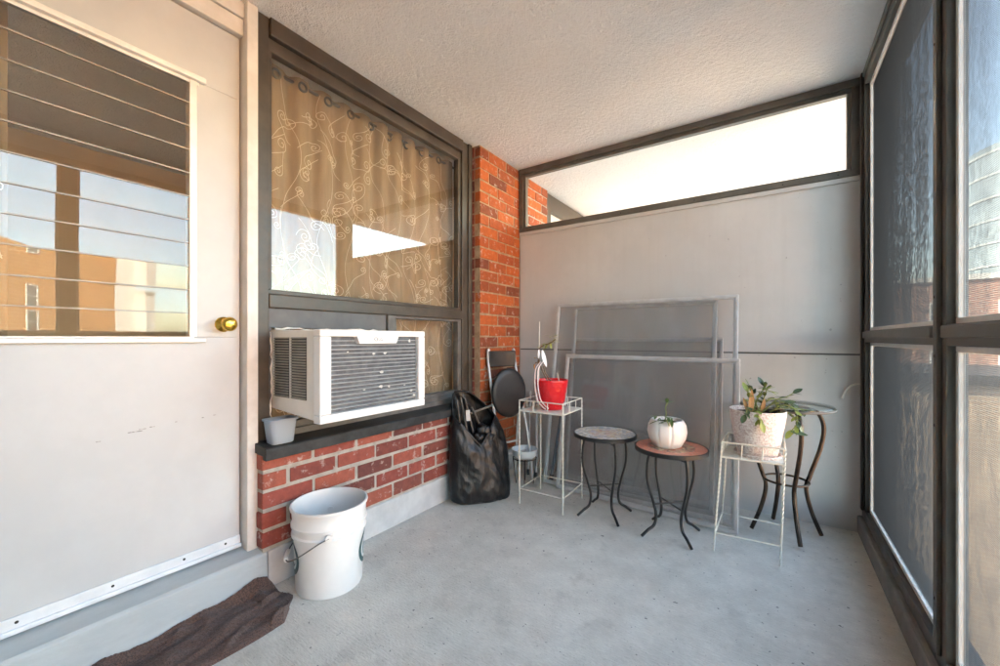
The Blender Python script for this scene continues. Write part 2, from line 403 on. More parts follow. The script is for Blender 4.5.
# white wooden trim between door and window, header over the door
dj = thing('door_frame', 'white painted wooden frame round the balcony door', 'door frame', (-1.83, .8, .13))
obj('jamb', bx((-1.93, .802, .128), (-1.806, .846, ZC-.001)), M['trim'], dj, bevel=.004)
obj('jamb', bx((-1.93, -.168, .17), (-1.812, -.118, ZC-.001)), M['trim'], dj, bevel=.004)
bm = B(); box(bm, (-1.93, -.118, 2.318), (-1.838, .802, 2.386)); box(bm, (-1.93, -.118, 2.390), (-1.832, .802, ZC-.001))
obj('header', bm, M['trim'], dj, bevel=.003)

# ------------------------------------------------------------------ door
DX = -1.860; D0, D1 = -.112, .796; G0, G1 = .035, .632; Z0, Z1 = .19, 2.312; GZ0, GZ1 = 1.055, 2.052
dr = thing('balcony_door', 'white balcony door with a slatted glass upper half and brass knob', 'door', (DX, .34, .18))
bm = B()
box(bm, (DX-.045, D0, Z0), (DX, D1, GZ0)); box(bm, (DX-.045, D0, GZ1), (DX, D1, Z1))
box(bm, (DX-.045, D0, GZ0), (DX, G0, GZ1)); box(bm, (DX-.045, G1, GZ0), (DX, D1, GZ1))
obj('door_leaf', bm, M['door'], dr, bevel=.002)
bm = B(); box(bm, (DX+.001, G0-.06, 2.048), (DX+.022, .668, 2.066)); box(bm, (DX+.001, G0-.06, 2.066), (DX+.010, .668, 2.074)); box(bm, (DX+.0005, G0-.06, 2.036), (DX+.004, .650, 2.048)); obj('top_drip_rail', bm, M['alu_white'], dr, bevel=.003)
bm = B(); box(bm, (DX+.001, G0-.05, 1.036), (DX+.020, .668, 1.050)); box(bm, (DX-.03, G0, 1.050), (DX+.012, G1, 1.0575)); obj('bottom_ledge', bm, M['alu_white'], dr, bevel=.002)
bm = B(); box(bm, (DX-.032, G1-.014, 1.0575), (DX+.008, G1+.010, 2.048)); box(bm, (DX-.032, G0-.010, 1.0575), (DX+.008, G0+.014, 2.048)); obj('side_track', bm, M['alu_white'], dr, bevel=.002)
ns = 11; hs = (2.048-1.0575)/ns
gl = B(); ed = B()
for i in range(ns):
    za = 1.0575+i*hs; x0 = DX-.002; tl = .0012*math.sin(i*2.3)
    prism(gl, [(x0+tl-.004, za+.0004), (x0+tl, za+.0004), (x0-tl, za+hs-.0004), (x0-tl-.004, za+hs-.0004)], 'y', G0+.014, G1-.014)
    if i: box(ed, (x0-.002, G0+.014, za-.0022), (x0+.005, G1-.014, za+.0022))
obj('louver_glass', gl, M['door_glass'], dr)
obj('louver_edge', ed, worn('louver_edge_strip', (.26, .23, .19), (.36, .32, .27), 10, .35, 40, .05), dr)
kn = obj('door_knob', lathe(B(), [(0, .074), (.014, .073), (.025, .067), (.029, .058), (.028, .050), (.021, .042), (.012, .037), (.011, .010), (.030, .008), (.031, .002), (.031, 0)], 0, 0, 32), M['brass'], dr, smooth=True, recalc=True)
# the lathe is built about z at the origin; turn it to stick out of the door (+x)
kn.data.transform(Matrix.Translation(Vector((DX, .735, 1.108)) - WL[dr.name]) @ Matrix.Rotation(R(90), 4, 'Y') @ Matrix.Translation(WL[dr.name]))
bm = B(); box(bm, (DX+.0005, D0, .184), (DX+.008, D1, .228)); box(bm, (DX+.008, D0, .182), (DX+.020, D1, .196))
sw = obj('door_sweep', bm, worn('sweep_alu', (.62, .66, .70), (.72, .75, .78), 12, .4, 60, .1, metal=.3), dr, bevel=.002)
bm = B()
for y in (-.02, .19, .40, .60, .74): sphere(bm, (DX+.009, y, .212), .0045, (.5, 1, 1))
obj('screw', bm, M['black'], sw)
bm = B()                                                             # scuffs in the paint
for y, z, l in ((.44, .72, .04), (.47, .726, .02), (.50, .729, .015), (.575, .735, .006), (.66, .737, .008), (.70, .741, .009), (.36, .705, .012)):
    box(bm, (DX-.001, y, z), (DX+.0006, y+l, z+.0035))
obj('scuff_mark', bm, worn('scuff_grey', (.22, .22, .22), (.5, .5, .5), 60, .8), dr)
obj('threshold', bx((DX-.10, -.118, .176), (DX-.003, .802, .1838)), M['alu'], dr)

# ------------------------------------------------------------------ curtains behind the glass
def m_curtain():
    m = bpy.data.materials.new('sheer_curtain'); m.use_nodes = True; m.node_tree.nodes.clear()
    d = N(m, 'ShaderNodeBsdfDiffuse'); d.inputs[0].default_value = (.47, .365, .25, 1)
    t = N(m, 'ShaderNodeBsdfTranslucent'); t.inputs[0].default_value = (.44, .345, .24, 1)
    tr = N(m, 'ShaderNodeBsdfTransparent')
    a = N(m, 'ShaderNodeMixShader'); a.inputs[0].default_value = .3; L(m, d.outputs[0], a.inputs[1]); L(m, t.outputs[0], a.inputs[2])
    b = N(m, 'ShaderNodeMixShader'); L(m, a.outputs[0], b.inputs[1]); L(m, tr.outputs[0], b.inputs[2])
    L(m, ramp(m, noise_n(m, coords(m, (6, 6, 1)), 6, 3), [(.3, g(.10)), (.7, g(.26))]), b.inputs[0])
    o = N(m, 'ShaderNodeOutputMaterial'); L(m, b.outputs[0], o.inputs[0]); return m
M['curtain'] = m_curtain(); M['thread'] = worn('embroidery_thread', (.74, .66, .52), (.82, .74, .60), 30, .5, 60, .1)
def curtain(label, X, y0, y1, z0, z1, lam, amp, seed, swirls, rings):
    th = thing('curtain', label, 'curtain', (X, (y0+y1)/2, z0))
    rs = random.Random(seed)
    def fx(y, z):
        t = (y-y0)/lam; ph = .8*noise.noise(Vector((y*2.1, z*.3, seed)))
        k = .55+.45*(z-z0)/(z1-z0)
        return X + amp*k*(math.sin(2*PI*t+ph) + .28*math.sin(4*PI*t+1+2*ph)) + .012*noise.noise(Vector((y*7, z*1.4, seed+9)))
    bm = B(); ny = int((y1-y0)/.008); nz = 44; gr = []
    for i in range(ny+1):
        y = y0+(y1-y0)*i/ny
        gr.append([bm.verts.new((fx(y, z0+(z1-z0)*j/nz), y, z0+(z1-z0)*j/nz)) for j in range(nz+1)])
    for i in range(ny):
        for j in range(nz): bm.faces.new((gr[i][j], gr[i+1][j], gr[i+1][j+1], gr[i][j+1]))
    cloth = obj('cloth', bm, M['curtain'], th, smooth=True)
    bm = B()
    def line(p2, r):
        p2 = [(y, z) for y, z in p2 if y0+.01 < y < y1-.01 and z0 < z < z1-.02]
        if len(p2) > 3: tube(bm, [(fx(y, z)+.0035, y, z) for y, z in p2], r, 4)
    for _ in range(swirls):
        cy, cz = rs.uniform(y0, y1), rs.uniform(z0+.02, z1-.12); s = rs.choice((-1, 1)); a0 = rs.uniform(0, 2*PI); rr = rs.uniform(.015, .036)
        line([(cy+s*rr*(1-t/26)*math.cos(a0+t*.42), cz+rr*(1-t/26)*math.sin(a0+t*.42)) for t in range(24)], .0016)
        ex, ez = cy+s*rr*math.cos(a0), cz+rr*math.sin(a0); dx, dz = -s*math.sin(a0), math.cos(a0); b = rs.uniform(-1, 1)
        line([(ex - s*dx*rr*.0+dx*-t*.009*s*s + b*.0009*t*t*dz, ez - dz*t*.009 + b*.0009*t*t*dx) for t in range(12)], .0014)
    y = y0+.05
    while y < y1:
        ph = rs.uniform(0, 6); line([(y+.05*math.sin(z*9+ph), z) for z in [z0+i*(z1-z0)/60 for i in range(60)]], .0011); y += rs.uniform(.13, .2)
    obj('embroidery', bm, M['thread'], th)
    for y in rings:
        c = Vector((fx(y, z1-.045)+.007, y, z1-.045)); bb = B()
        tube(bb, [c+Vector((.0, .020*math.cos(a*PI/10), .020*math.sin(a*PI/10))) for a in range(20)], .006, 6, closed=True)
        obj('grommet', bb, M['capframe'], th, smooth=True)
    return th
curtain('sheer beige curtain with swirl embroidery hanging behind the picture window', -1.985, .86, 2.30, .66, 2.36, .125, .018, 3, 210, [1.0, 1.13, 1.275, 1.42, 1.565, 1.71, 1.85, 1.98, 2.13])
curtain('narrow sheer curtain edge behind the left side of the door glass', -2.05, -.2, .19, .3, 2.2, .12, .02, 5, 22, [])
cr = obj('curtain_rod', tube(B(), [(-1.992, .80, 2.335), (-1.992, 2.40, 2.335)], .008, 10), M['capframe'], loc=(-1.992, 1.6, 2.335), smooth=True, auto=40)
tag(cr, 'dark curtain rod behind the top of the picture window', 'curtain rod')

# ------------------------------------------------------------------ screened side of the balcony
P1, P0 = 1.714, 1.622
en = thing('balcony_enclosure', 'dark aluminium post and rail frame along the open side of the balcony', 'enclosure', (XR+.03, 1.2, 0))
posts = [(2.80, 2.895), (P0, P1), (.618, .70), (-.56, -.468)]
for a, b in posts:
    bm = B(); box(bm, (XR, a, .099), (XR+.042, b, ZC-.002))
    box(bm, (XR-.012, a+.030, .145), (XR, b-.030, ZC-.003))
    obj('post', bm, M['capframe'] if a < 2 else M['bronze'], en, bevel=.003)
for a, b in zip(posts[1:], posts[:-1]):
    y0, y1 = a[1], b[0]
    bm = B(); box(bm, (XR, y0, 2.372), (XR+.042, y1, ZC-.002)); box(bm, (XR-.010, y0, 2.41), (XR, y1, 2.44)); obj('top_rail', bm, M['capframe'], en, bevel=.003)
    bm = B(); box(bm, (XR, y0, 1.030), (XR+.042, y1, 1.090)); box(bm, (XR-.012, y0, 1.052), (XR, y1, 1.086)); obj('middle_rail', bm, M['capframe'], en, bevel=.003)
    bm = B(); box(bm, (XR, y0, .100), (XR+.042, y1, .150)); obj('bottom_rail', bm, M['bronze'], en, bevel=.003)
struct('unseen_light_blocker', bx((XR+.01, -1.195, .10), (XR+.05, -.562, ZC-.003)), M['panel'])  # unseen panel, added to close this bay and keep light off the door
for z in (.3, .8, 1.0, 1.17, 1.9): obj('bolt', sphere(B(), (XR-.012, 1.668, z), .005, (.5, 1, 1)), M['bronze_leg'], en)
struct('kerb', bx((XR-.02, -1.19, 0), (XR+.12, YB, .098)), worn('kerb_paint', (.13, .125, .12), (.22, .21, .2), 8, .75, 50, .5), bevel=.01)
def screen_panel(label, y0, y1, z0, z1, seed):
    th = thing('screen_panel', label, 'screen', (XR+.03, (y0+y1)/2, z0), 'woven screens of the enclosure')
    f = B(); t = .017
    box(f, (XR+.018, y0, z0), (XR+.038, y1, z0+t)); box(f, (XR+.018, y0, z1-t), (XR+.038, y1, z1))
    box(f, (XR+.018, y0, z0+t), (XR+.038, y0+t, z1-t)); box(f, (XR+.018, y1-t, z0+t), (XR+.038, y1, z1-t))
    obj('frame', f, M['alu_white'], th, bevel=.002)
    bm = B(); p = .0050; d = .00038; dx = .00042; xc = XR+.032
    wob = lambda y, z: .0002*math.sin(y*31+seed)+.0001*math.sin(y*67+2*seed)+.0004*noise.noise(Vector((y*4, z*2.5, seed)))
    vr = lambda y, z: 1 + .20*noise.noise(Vector((y*60+z*14, z*24-y*8, seed))) + .34*noise.noise(Vector((y*150, z*75, seed))) + .12*noise.noise(Vector((y*6, z*2.2, seed+3)))
    nv = 110 if y1 > .7 else 8
    def strand(pts, hor):
        prev = None
        for (x, y, z) in pts:
            q = [bm.verts.new(c) for c in (((x-d, y, z-d), (x+d, y, z-d), (x+d, y, z+d), (x-d, y, z+d)) if hor else ((x-dx*vr(y, z), y-d, z), (x+dx*vr(y, z), y-d, z), (x+dx*vr(y, z), y+d, z), (x-dx*vr(y, z), y+d, z)))]
            if prev:
                for j in range(4): bm.faces.new((prev[j], prev[(j+1) % 4], q[(j+1) % 4], q[j]))
            prev = q
    ya, yb, za, zb = y0+t, y1-t, z0+t, z1-t
    n = int((yb-ya)/p)
    for i in range(1, n):
        y = ya+(yb-ya)*i/n; strand([(xc+wob(y, za+(zb-za)*k/nv), y, za+(zb-za)*k/nv) for k in range(nv+1)], False)
    n = int((zb-za)/p)
    for i in range(1, n):
        z = za+(zb-za)*i/n; strand([(xc+wob(ya+(yb-ya)*k/60, z), ya+(yb-ya)*k/60, z) for k in range(61)], True)
    obj('woven_mesh', bm, M['mesh'], th, recalc=False)
    obj('absorbing_slab', bx((xc-.0045, ya, za), (xc-.0025, yb, zb)), M['film'], th)
screen_panel('tall grey screen in the upper bay next to the grey partition', P1, 2.80, 1.090, 2.372, 1.0)
screen_panel('grey screen in the lower bay beside the round glass table', P1, 2.80, .150, 1.030, 2.3)
screen_panel('tall bright screen in the upper bay nearest the viewer showing the blue glass tower', .70, P0, 1.090, 2.372, 4.1)
screen_panel('grey screen in the lower bay nearest the viewer with tan brick behind it', .70, P0, .150, 1.030, 5.7)

screen_panel('tall screen in the upper bay facing the white door, seen mirrored in its glass', -.468, .618, 1.090, 2.372, 6.1)
screen_panel('low screen in the bay facing the white door, hidden from the viewer', -.468, .618, .150, 1.030, 7.7)

# ------------------------------------------------------------------ buildings outside
def wall_brick(name, c1, c2, mortar, sc=1.):
    m = mat(name, c1, .9); v = coords(m, (1, 1, 1), 'Object')
    br = N(m, 'ShaderNodeTexBrick'); br.inputs['Color1'].default_value = (*c1, 1); br.inputs['Color2'].default_value = (*c2, 1); br.inputs['Mortar'].default_value = (*mortar, 1)
    br.inputs['Scale'].default_value = 1; br.inputs['Brick Width'].default_value = .24*sc; br.inputs['Row Height'].default_value = .08*sc; br.inputs['Mortar Size'].default_value = .012*sc
    sx = N(m, 'ShaderNodeSeparateXYZ'); L(m, v, sx.inputs[0]); cb = N(m, 'ShaderNodeCombineXYZ')
    L(m, math_n(m, 'ADD', sx.outputs[0], sx.outputs[1]), cb.inputs[0]); L(m, sx.outputs[2], cb.inputs[1]); L(m, cb.outputs[0], br.inputs['Vector'])
    n = noise_n(m, v, .6, 5); L(m, mixc(m, .5, br.outputs[0], ramp(m, n, [(.35, g(.75)), (.65, g(1.15))]), 'MULTIPLY'), P(m).inputs['Base Color']); return m
M['ext_orange'] = wall_brick('far_orange_brick', (.60, .22, .04), (.46, .15, .03), (.72, .50, .28), 2.6)
M['ext_tan'] = wall_brick('far_tan_brick', (.42, .31, .22), (.36, .26, .18), (.45, .38, .3), 2)
M['ext_red'] = wall_brick('far_red_brick', (.34, .17, .12), (.28, .13, .10), (.38, .3, .25), 2)
M['pane'] = mat('far_window_pane', (.05, .07, .09), .08)
M['ext_white'] = worn('far_white_wall', (.62, .60, .57), (.7, .69, .66), .3, .8, 2, .1)
def rotated_building(name, label, p0, p1, depth, ztop, m, wins, roof=None):
    """block whose front runs from p0 to p1, windows given as (distance along the front, z, width, height)"""
    p0 = Vector(p0); p1 = Vector(p1); u = (p1-p0).normalized(); n = Vector((-u.y, u.x)); ln = (p1-p0).length
    th = thing(name, label, 'building', (p0.x, p0.y, -15))
    th.rotation_euler = (0, 0, math.atan2(u.y, u.x)); WL[th.name] = Vector((0, 0, -15))
    # in the thing's own frame x runs along the front, -y is behind when depth < 0
    s = 1 if depth > 0 else -1; out = -s
    a = B(); box(a, (0, 0, -15), (ln, depth, ztop)); obj('wall', a, m, th)
    a = B(); box(a, (-.2, -.15*s, ztop), (ln+.2, depth+.15*s, ztop+.35)); obj('parapet', a, roof or M['trim'], th)
    for d, z, w, h in wins:
        f = B(); t = .09
        for q in (((d, z), (d+w, z+t)), ((d, z+h-t), (d+w, z+h)), ((d, z+t), (d+t, z+h-t)), ((d+w-t, z+t), (d+w, z+h-t)), ((d+t, z+h*.5-t*.4), (d+w-t, z+h*.5+t*.4))):
            box(f, (q[0][0], out*.06, q[0][1]), (q[1][0], -out*.02, q[1][1]))
        wf = obj('window', f, M['ext_white'], th)
        obj('pane', bx((d+t, out*.02, z+t), (d+w-t, -out*.01, z+h-t)), M['pane'], wf)
    return th
ws = [(d, z, 1.0, 1.35) for d in (3.4, 6.9, 10.3, 13.7) for z in (-6.9, -4.1, -1.3, 1.35, 4.15)]
rotated_building('brick_building', 'orange brick apartment block across the street reflected in the door glass', (19.7, -3.7), (39.5, 9.5), -9, 7.0, M['ext_orange'], ws, M['ext_orange'])
rotated_building('apartment_tower', 'pale tall tower beside the orange block in the door reflection', (74.3, 17.3), (72.1, 18.9), 3, 13.2, M['ext_white'], [])
rotated_building('apartment_tower', 'smaller pale tower to the right of the taller one in the door reflection', (73.6, 19.9), (72.4, 21.1), 2, 10.6, M['ext_white'], [])
rotated_building('brick_building', 'low tan brick building with a dark roof edge just outside the screens', (2.5, 21), (16, 19.5), 8, -.55, M['ext_tan'], [], M['bronze'])
rotated_building('brick_building', 'long red brick building beyond the low tan one', (7, 40), (24, 36), 10, 4.9, M['ext_red'], [(d, z, 1.3, 1.6) for d in (2, 5, 8, 11, 14) for z in (1.9, -1.4)], M['ext_white'])
tg = thing('glass_tower', 'round blue glass tower on the skyline above the red brick building', 'building', (37, 96, -15))
gmt = worn('blue_tower_glass', (.17, .215, .25), (.22, .27, .30), .4, .12, 2, .02)
obj('glass_wall', lathe(B(), [(11, -15), (11, 30), (0, 30)], 37, 96, 40), gmt, tg, smooth=True, auto=40)
bm = B()
for k in range(13): lathe(bm, [(11.02, -12+k*3.4), (11.15, -12+k*3.4), (11.15, -11.7+k*3.4), (11.02, -11.7+k*3.4)], 37, 96, 40)
obj('floor_band', bm, worn('tower_band', (.34, .37, .39), (.40, .43, .45), .3, .6), tg)

# ------------------------------------------------------------------ air conditioner
ac = thing('air_conditioner', 'white window air conditioner with a dented dusty grille', 'air conditioner', (-1.65, 1.19, .715))
AX = -1.45; A0, A1, AZ0, AZ1 = .905, 1.474, .715, 1.086
bm = B(); prism(bm, [(-1.835, .745), (AX-.045, .722), (AX-.045, 1.082), (-1.835, 1.090)], 'y', A0+.008, A1-.008)
obj('cabinet', bm, M['ac_body'], ac, bevel=.004)
bm = B(); t0 = .050
box(bm, (AX-.047, A0, AZ0), (AX, A1, AZ0+.034)); box(bm, (AX-.047, A0, AZ1-.028), (AX, A1, AZ1))
box(bm, (AX-.047, A0, AZ0+.034), (AX, A0+t0, AZ1-.028)); box(bm, (AX-.047, A1-.042, AZ0+.034), (AX, A1, AZ1-.028))
obj('bezel', bm, M['white_pl'], ac, bevel=.005)
bm = B(); prism(bm, [(1.072, AZ1-.026), (1.086, AZ1-.058), (1.288, AZ1-.058), (1.302, AZ1-.026)], 'x', AX-.03, AX+.001)
obj('badge_tab', bm, M['white_pl'], ac, bevel=.002)
obj('coil', bx((AX-.046, A0+t0, AZ0+.034), (AX-.022, A1-.042, AZ1-.028)), M['ac_dark'], ac)
bm = B(); nsl = 18; h = (AZ1-.028-AZ0-.034)/nsl
for i in range(1, nsl):
    z = AZ0+.034+i*h
    w1 = random.uniform(-.0012, .0012)
    prism(bm, [(AX-.022, z-.001), (AX-.005, z-.0022+w1), (AX-.005, z-.0002+w1), (AX-.022, z+.0012)], 'y', A0+t0, A1-.042)
obj('grille', bm, M['ac_slat'], ac)
for (y, z, r) in ((1.16, .985, .009), (1.225, .985, .010), (1.205, .90, .011), (1.37, 1.04, .013), (1.385, .80, .009), (1.40, .775, .010), (1.20, .835, .012), (1.11, .83, .008), (1.03, .995, .005), (1.34, .83, .005), (1.245, .832, .008)):
    bm = B(); n = 7; c = [bm.verts.new((AX-.0015+random.uniform(-.001, .001), y+r*random.uniform(.4, 1.3)*math.cos(k*2*PI/n), z+r*.6*random.uniform(.4, 1.3)*math.sin(k*2*PI/n))) for k in range(n)]
    q = [bm.verts.new((AX-.004, p.co.y, p.co.z)) for p in c]
    bm.faces.new(c); bm.faces.new(q[::-1])
    for k in range(n): bm.faces.new((c[k], q[k], q[(k+1) % n], c[(k+1) % n]))
    obj('peeled_fleck', bm, M['caulk'], ac)
sv = B()
for ya, yb in ((-1.80, -1.685), (-1.665, -1.555)):                    # two side vents of fine louvres on the face towards the door
    box(sv, (ya, A0+.0055, .800), (yb, A0+.0075, 1.055))
obj('side_vent', sv, M['black'], ac)
sv = B()
for ya, yb in ((-1.80, -1.685), (-1.665, -1.555)):
    for k in range(23):
        z = .804+k*.0112; prism(sv, [(A0+.0055, z), (A0+.0015, z-.001), (A0+.0015, z+.003), (A0+.0055, z+.005)], 'x', ya, yb)
obj('louvre', sv, worn('louvre_grey', (.20, .19, .17), (.30, .29, .26), 12, .6), ac)
fc = bpy.data.curves.new('badge_text', 'FONT'); fc.body = 'LG'; fc.size = .020; fc.extrude = .0004; fc.align_x = 'CENTER'
fo = bpy.data.objects.new('badge_text', fc); C.objects.link(fo)
dg = bpy.context.evaluated_depsgraph_get(); me = bpy.data.meshes.new_from_object(fo.evaluated_get(dg)); bpy.data.objects.remove(fo)
me.transform(Matrix.Translation(Vector((AX+.0016, 1.195, AZ1-.046)) - WL[ac.name]) @ Matrix(((0, 0, 1, 0), (1, 0, 0, 0), (0, 1, 0, 0), (0, 0, 0, 1))))
me.materials.clear(); me.materials.append(M['ac_dark'])
bt = bpy.data.objects.new('badge_text', me); C.objects.link(bt); bt.parent = ac
bm = B(); tube(bm, [(AX+.0016, 1.170+.0075*math.cos(a*PI/8), AZ1-.039+.0075*math.sin(a*PI/8)) for a in range(16)], .0013, 6, closed=True); obj('badge_ring', bm, M['ac_dark'], ac)

# plastic tub on the sill
tm = mat('translucent_plastic', (.46, .54, .63), .35); P(tm).inputs['Transmission Weight'].default_value = .35; P(tm).inputs['IOR'].default_value = 1.15
def rr(cx, cy, hx, hy, r, n=6):
    out = []
    for qx, qy, a0 in ((1, 1, 0), (-1, 1, 90), (-1, -1, 180), (1, -1, 270)):
        for k in range(n+1):
            a = R(a0+90*k/n); out.append((cx+qx*(hx-r)+r*math.cos(a), cy+qy*(hy-r)+r*math.sin(a)))
    return out
bm = B(); rings = []
for hx, hy, z in ((.030, .044, .600), (.034, .047, .604), (.040, .056, .690), (.040, .056, .697), (.046, .062, .699), (.046, .062, .706), (.041, .057, .707), (.038, .054, .698), (.030, .043, .608)):
    rings.append([bm.verts.new((x, y, z)) for x, y in rr(-1.768, .918, hx, hy, .018)])
for a, b in zip(rings[:-1], rings[1:]):
    for j in range(len(a)): bm.faces.new((a[j], a[(j+1) % len(a)], b[(j+1) % len(a)], b[j]))
bm.faces.new(rings[0][::-1]); bm.faces.new(rings[-1])
tb = obj('plastic_tub', bm, tm, loc=(-1.768, .918, .600), smooth=True, auto=50)
tag(tb, 'small translucent plastic tub on the black sill under the air conditioner', 'tub')

# ------------------------------------------------------------------ bucket
BC = (-1.585, 1.035)
bk = thing('bucket', 'open white plastic bucket with a wire handle by the brick wall', 'bucket', (*BC, 0))
prof = [(0, .004), (.124, .004), (.130, .002), (.133, .008), (.141, .232), (.149, .234), (.150, .242), (.143, .248), (.1435, .268), (.151, .271), (.152, .281), (.146, .287), (.149, .338), (.155, .340), (.1565, .346), (.155, .352), (.149, .353), (.1465, .345), (.130, .020), (0, .018)]
obj('pail', lathe(B(), prof, *BC, 72), M['white_pl'], bk, smooth=True, auto=50)
ang = math.atan2(-BC[1], -BC[0]) - .02
for s in (0, PI):
    d = Vector((math.cos(ang+s), math.sin(ang+s), 0)); bm = B()
    tube(bm, [Vector((*BC, .2575))+d*.138, Vector((*BC, .2575))+d*.160], .014, 14); obj('handle_lug', bm, M['white_pl'], bk, smooth=True, auto=50)
da = Vector((math.cos(ang), math.sin(ang), 0)); db = Vector((math.sin(ang), -math.cos(ang), 0))
# the bail hangs down on the side away from the brick wall's far end
side = db if db.y < 0 else -db
cen = Vector((*BC, .2575)); pts = []
for k in range(25):
    a = PI*k/24; p = cen + da*.158*math.cos(a); q = math.sin(a)
    pts.append(p + side*.168*q**.75 + Vector((0, 0, -.115*q)))
hd = obj('wire_handle', tube(B(), pts, .0026, 8), M['ac_dark'], bk, smooth=True)
obj('grip', tube(B(), pts[10:15], .0085, 10), M['white_pl'], hd, smooth=True, auto=50)
def decal(center_ang, w, z0, z1):
    bm = B(); n = 24; cz = (z0+z1)/2; hz = (z1-z0)/2
    rings = []
    for rr_ in (0, .55, .72, 1.):
        ring = []
        for k in range(n):
            a = 2*PI*k/n; th = center_ang + w*rr_*math.cos(a); z = cz+hz*rr_*math.sin(a); r = .1334+.008*(z-.008)/.224+.0009
            ring.append(bm.verts.new((BC[0]+r*math.cos(th), BC[1]+r*math.sin(th), z)))
        rings.append(ring)
    bm.faces.new(rings[1]).material_index = 0
    bmesh.ops.delete(bm, geom=rings[0], context='VERTS')
    for i in (1, 2):
        for k in range(n):
            f = bm.faces.new((rings[i][k], rings[i][(k+1) % n], rings[i+1][(k+1) % n], rings[i+1][k])); f.material_index = 1 if i == 1 else 0
    return bm
tl = worn('teal_print', (.012, .05, .06), (.03, .09, .10), 30, .45)
for s in (PI/2-.08, -PI/2+.10): obj('round_print', decal(ang+s, .52, .075, .215), [tl, M['white_pl']], bk, smooth=True)
bm = B(); lathe(bm, [(0, .026), (.05, .027), (.06, .022)], BC[0]-.03, BC[1]+.02, 20, lambda a, z: 1+.3*math.sin(3*a)); obj('dirt_residue', bm, tl, bk)

# ------------------------------------------------------------------ towel on the floor against the step
def towel():
    bm = B(); nu, nv = 230, 110; g_ = []
    for i in range(nu+1):
        u = i/nu; y = -.18+1.05*u; row = []
        wl = .010*math.sin(y*11)+.012*math.sin(y*5+1)
        for j in range(nv+1):
            v_ = j/nv
            x0 = XB+.010; x1 = -1.468 - .02*u + wl + (0 if u < .95 else -(u-.95)*1.1)
            x = x0+(x1-x0)*v_; yy = y+.012*math.sin(v_*9+2)*(u > .9) + .02*math.sin(v_*4)*u
            wx = noise.noise(Vector((x*6, y*3, 1))); wy = noise.noise(Vector((x*5, y*4, 9)))
            hgt = .010+.006*math.sin(v_*9+u*7+4*wx)+.007*math.sin(v_*23-u*13+6*wy)*(.5+wx)
            hgt += .012*max(0, 1-abs(noise.noise(Vector((x*9+y*4, y*3.5-x*4, 4))))*5)+.005*noise.noise(Vector((x*34, y*20, 8)))
            hgt += .030*max(0, 1-v_*4.2)**1.5*(.5+.5*noise.noise(Vector((y*3, 0, 7)))+.35)
            hgt += .018*math.exp(-((u-.93)/.03)**2)*(.6+.4*math.sin(v_*7))
            e = min(1, min(v_ if v_ > .5 else 1, 1-v_)/.10, (1-u)/.03)
            e = max(0, e)**.8
            hgt = .003+max(.004, hgt)*e+.0030*noise.noise(Vector((x*150, y*150, 2)))+.0022*noise.noise(Vector((x*400, y*400, 5)))
            row.append(bm.verts.new((x, yy, max(.0015, hgt))))
        g_.append(row)
    for i in range(nu):
        for j in range(nv): bm.faces.new((g_[i][j], g_[i+1][j], g_[i+1][j+1], g_[i][j+1]))
    # hem thickness down to the floor
    edge = [g_[i][nv] for i in range(nu+1)] + [g_[nu][j] for j in range(nv-1, -1, -1)]
    low = [bm.verts.new((q.co.x, q.co.y, .0008)) for q in edge]
    for k in range(len(edge)-1): bm.faces.new((edge[k], edge[k+1], low[k+1], low[k]))
    return bm
tm2 = mat('brown_terry', (.085, .048, .036), .95); v = coords(tm2)
L(tm2, ramp(tm2, noise_n(tm2, v, 210, 5, .7), [(.36, (.030, .014, .011)), (.62, (.17, .090, .068))]), P(tm2).inputs['Base Color'])
bump(tm2, noise_n(tm2, v, 420, 3), .9, .006)
P(tm2).inputs['Sheen Weight'].default_value = .15; P(tm2).inputs['Sheen Roughness'].default_value = .5
tw_ = obj('towel', towel(), tm2, loc=(-1.6, .4, 0), smooth=True); tag(tw_, 'crumpled dark brown terry towel on the floor against the door step', 'towel')

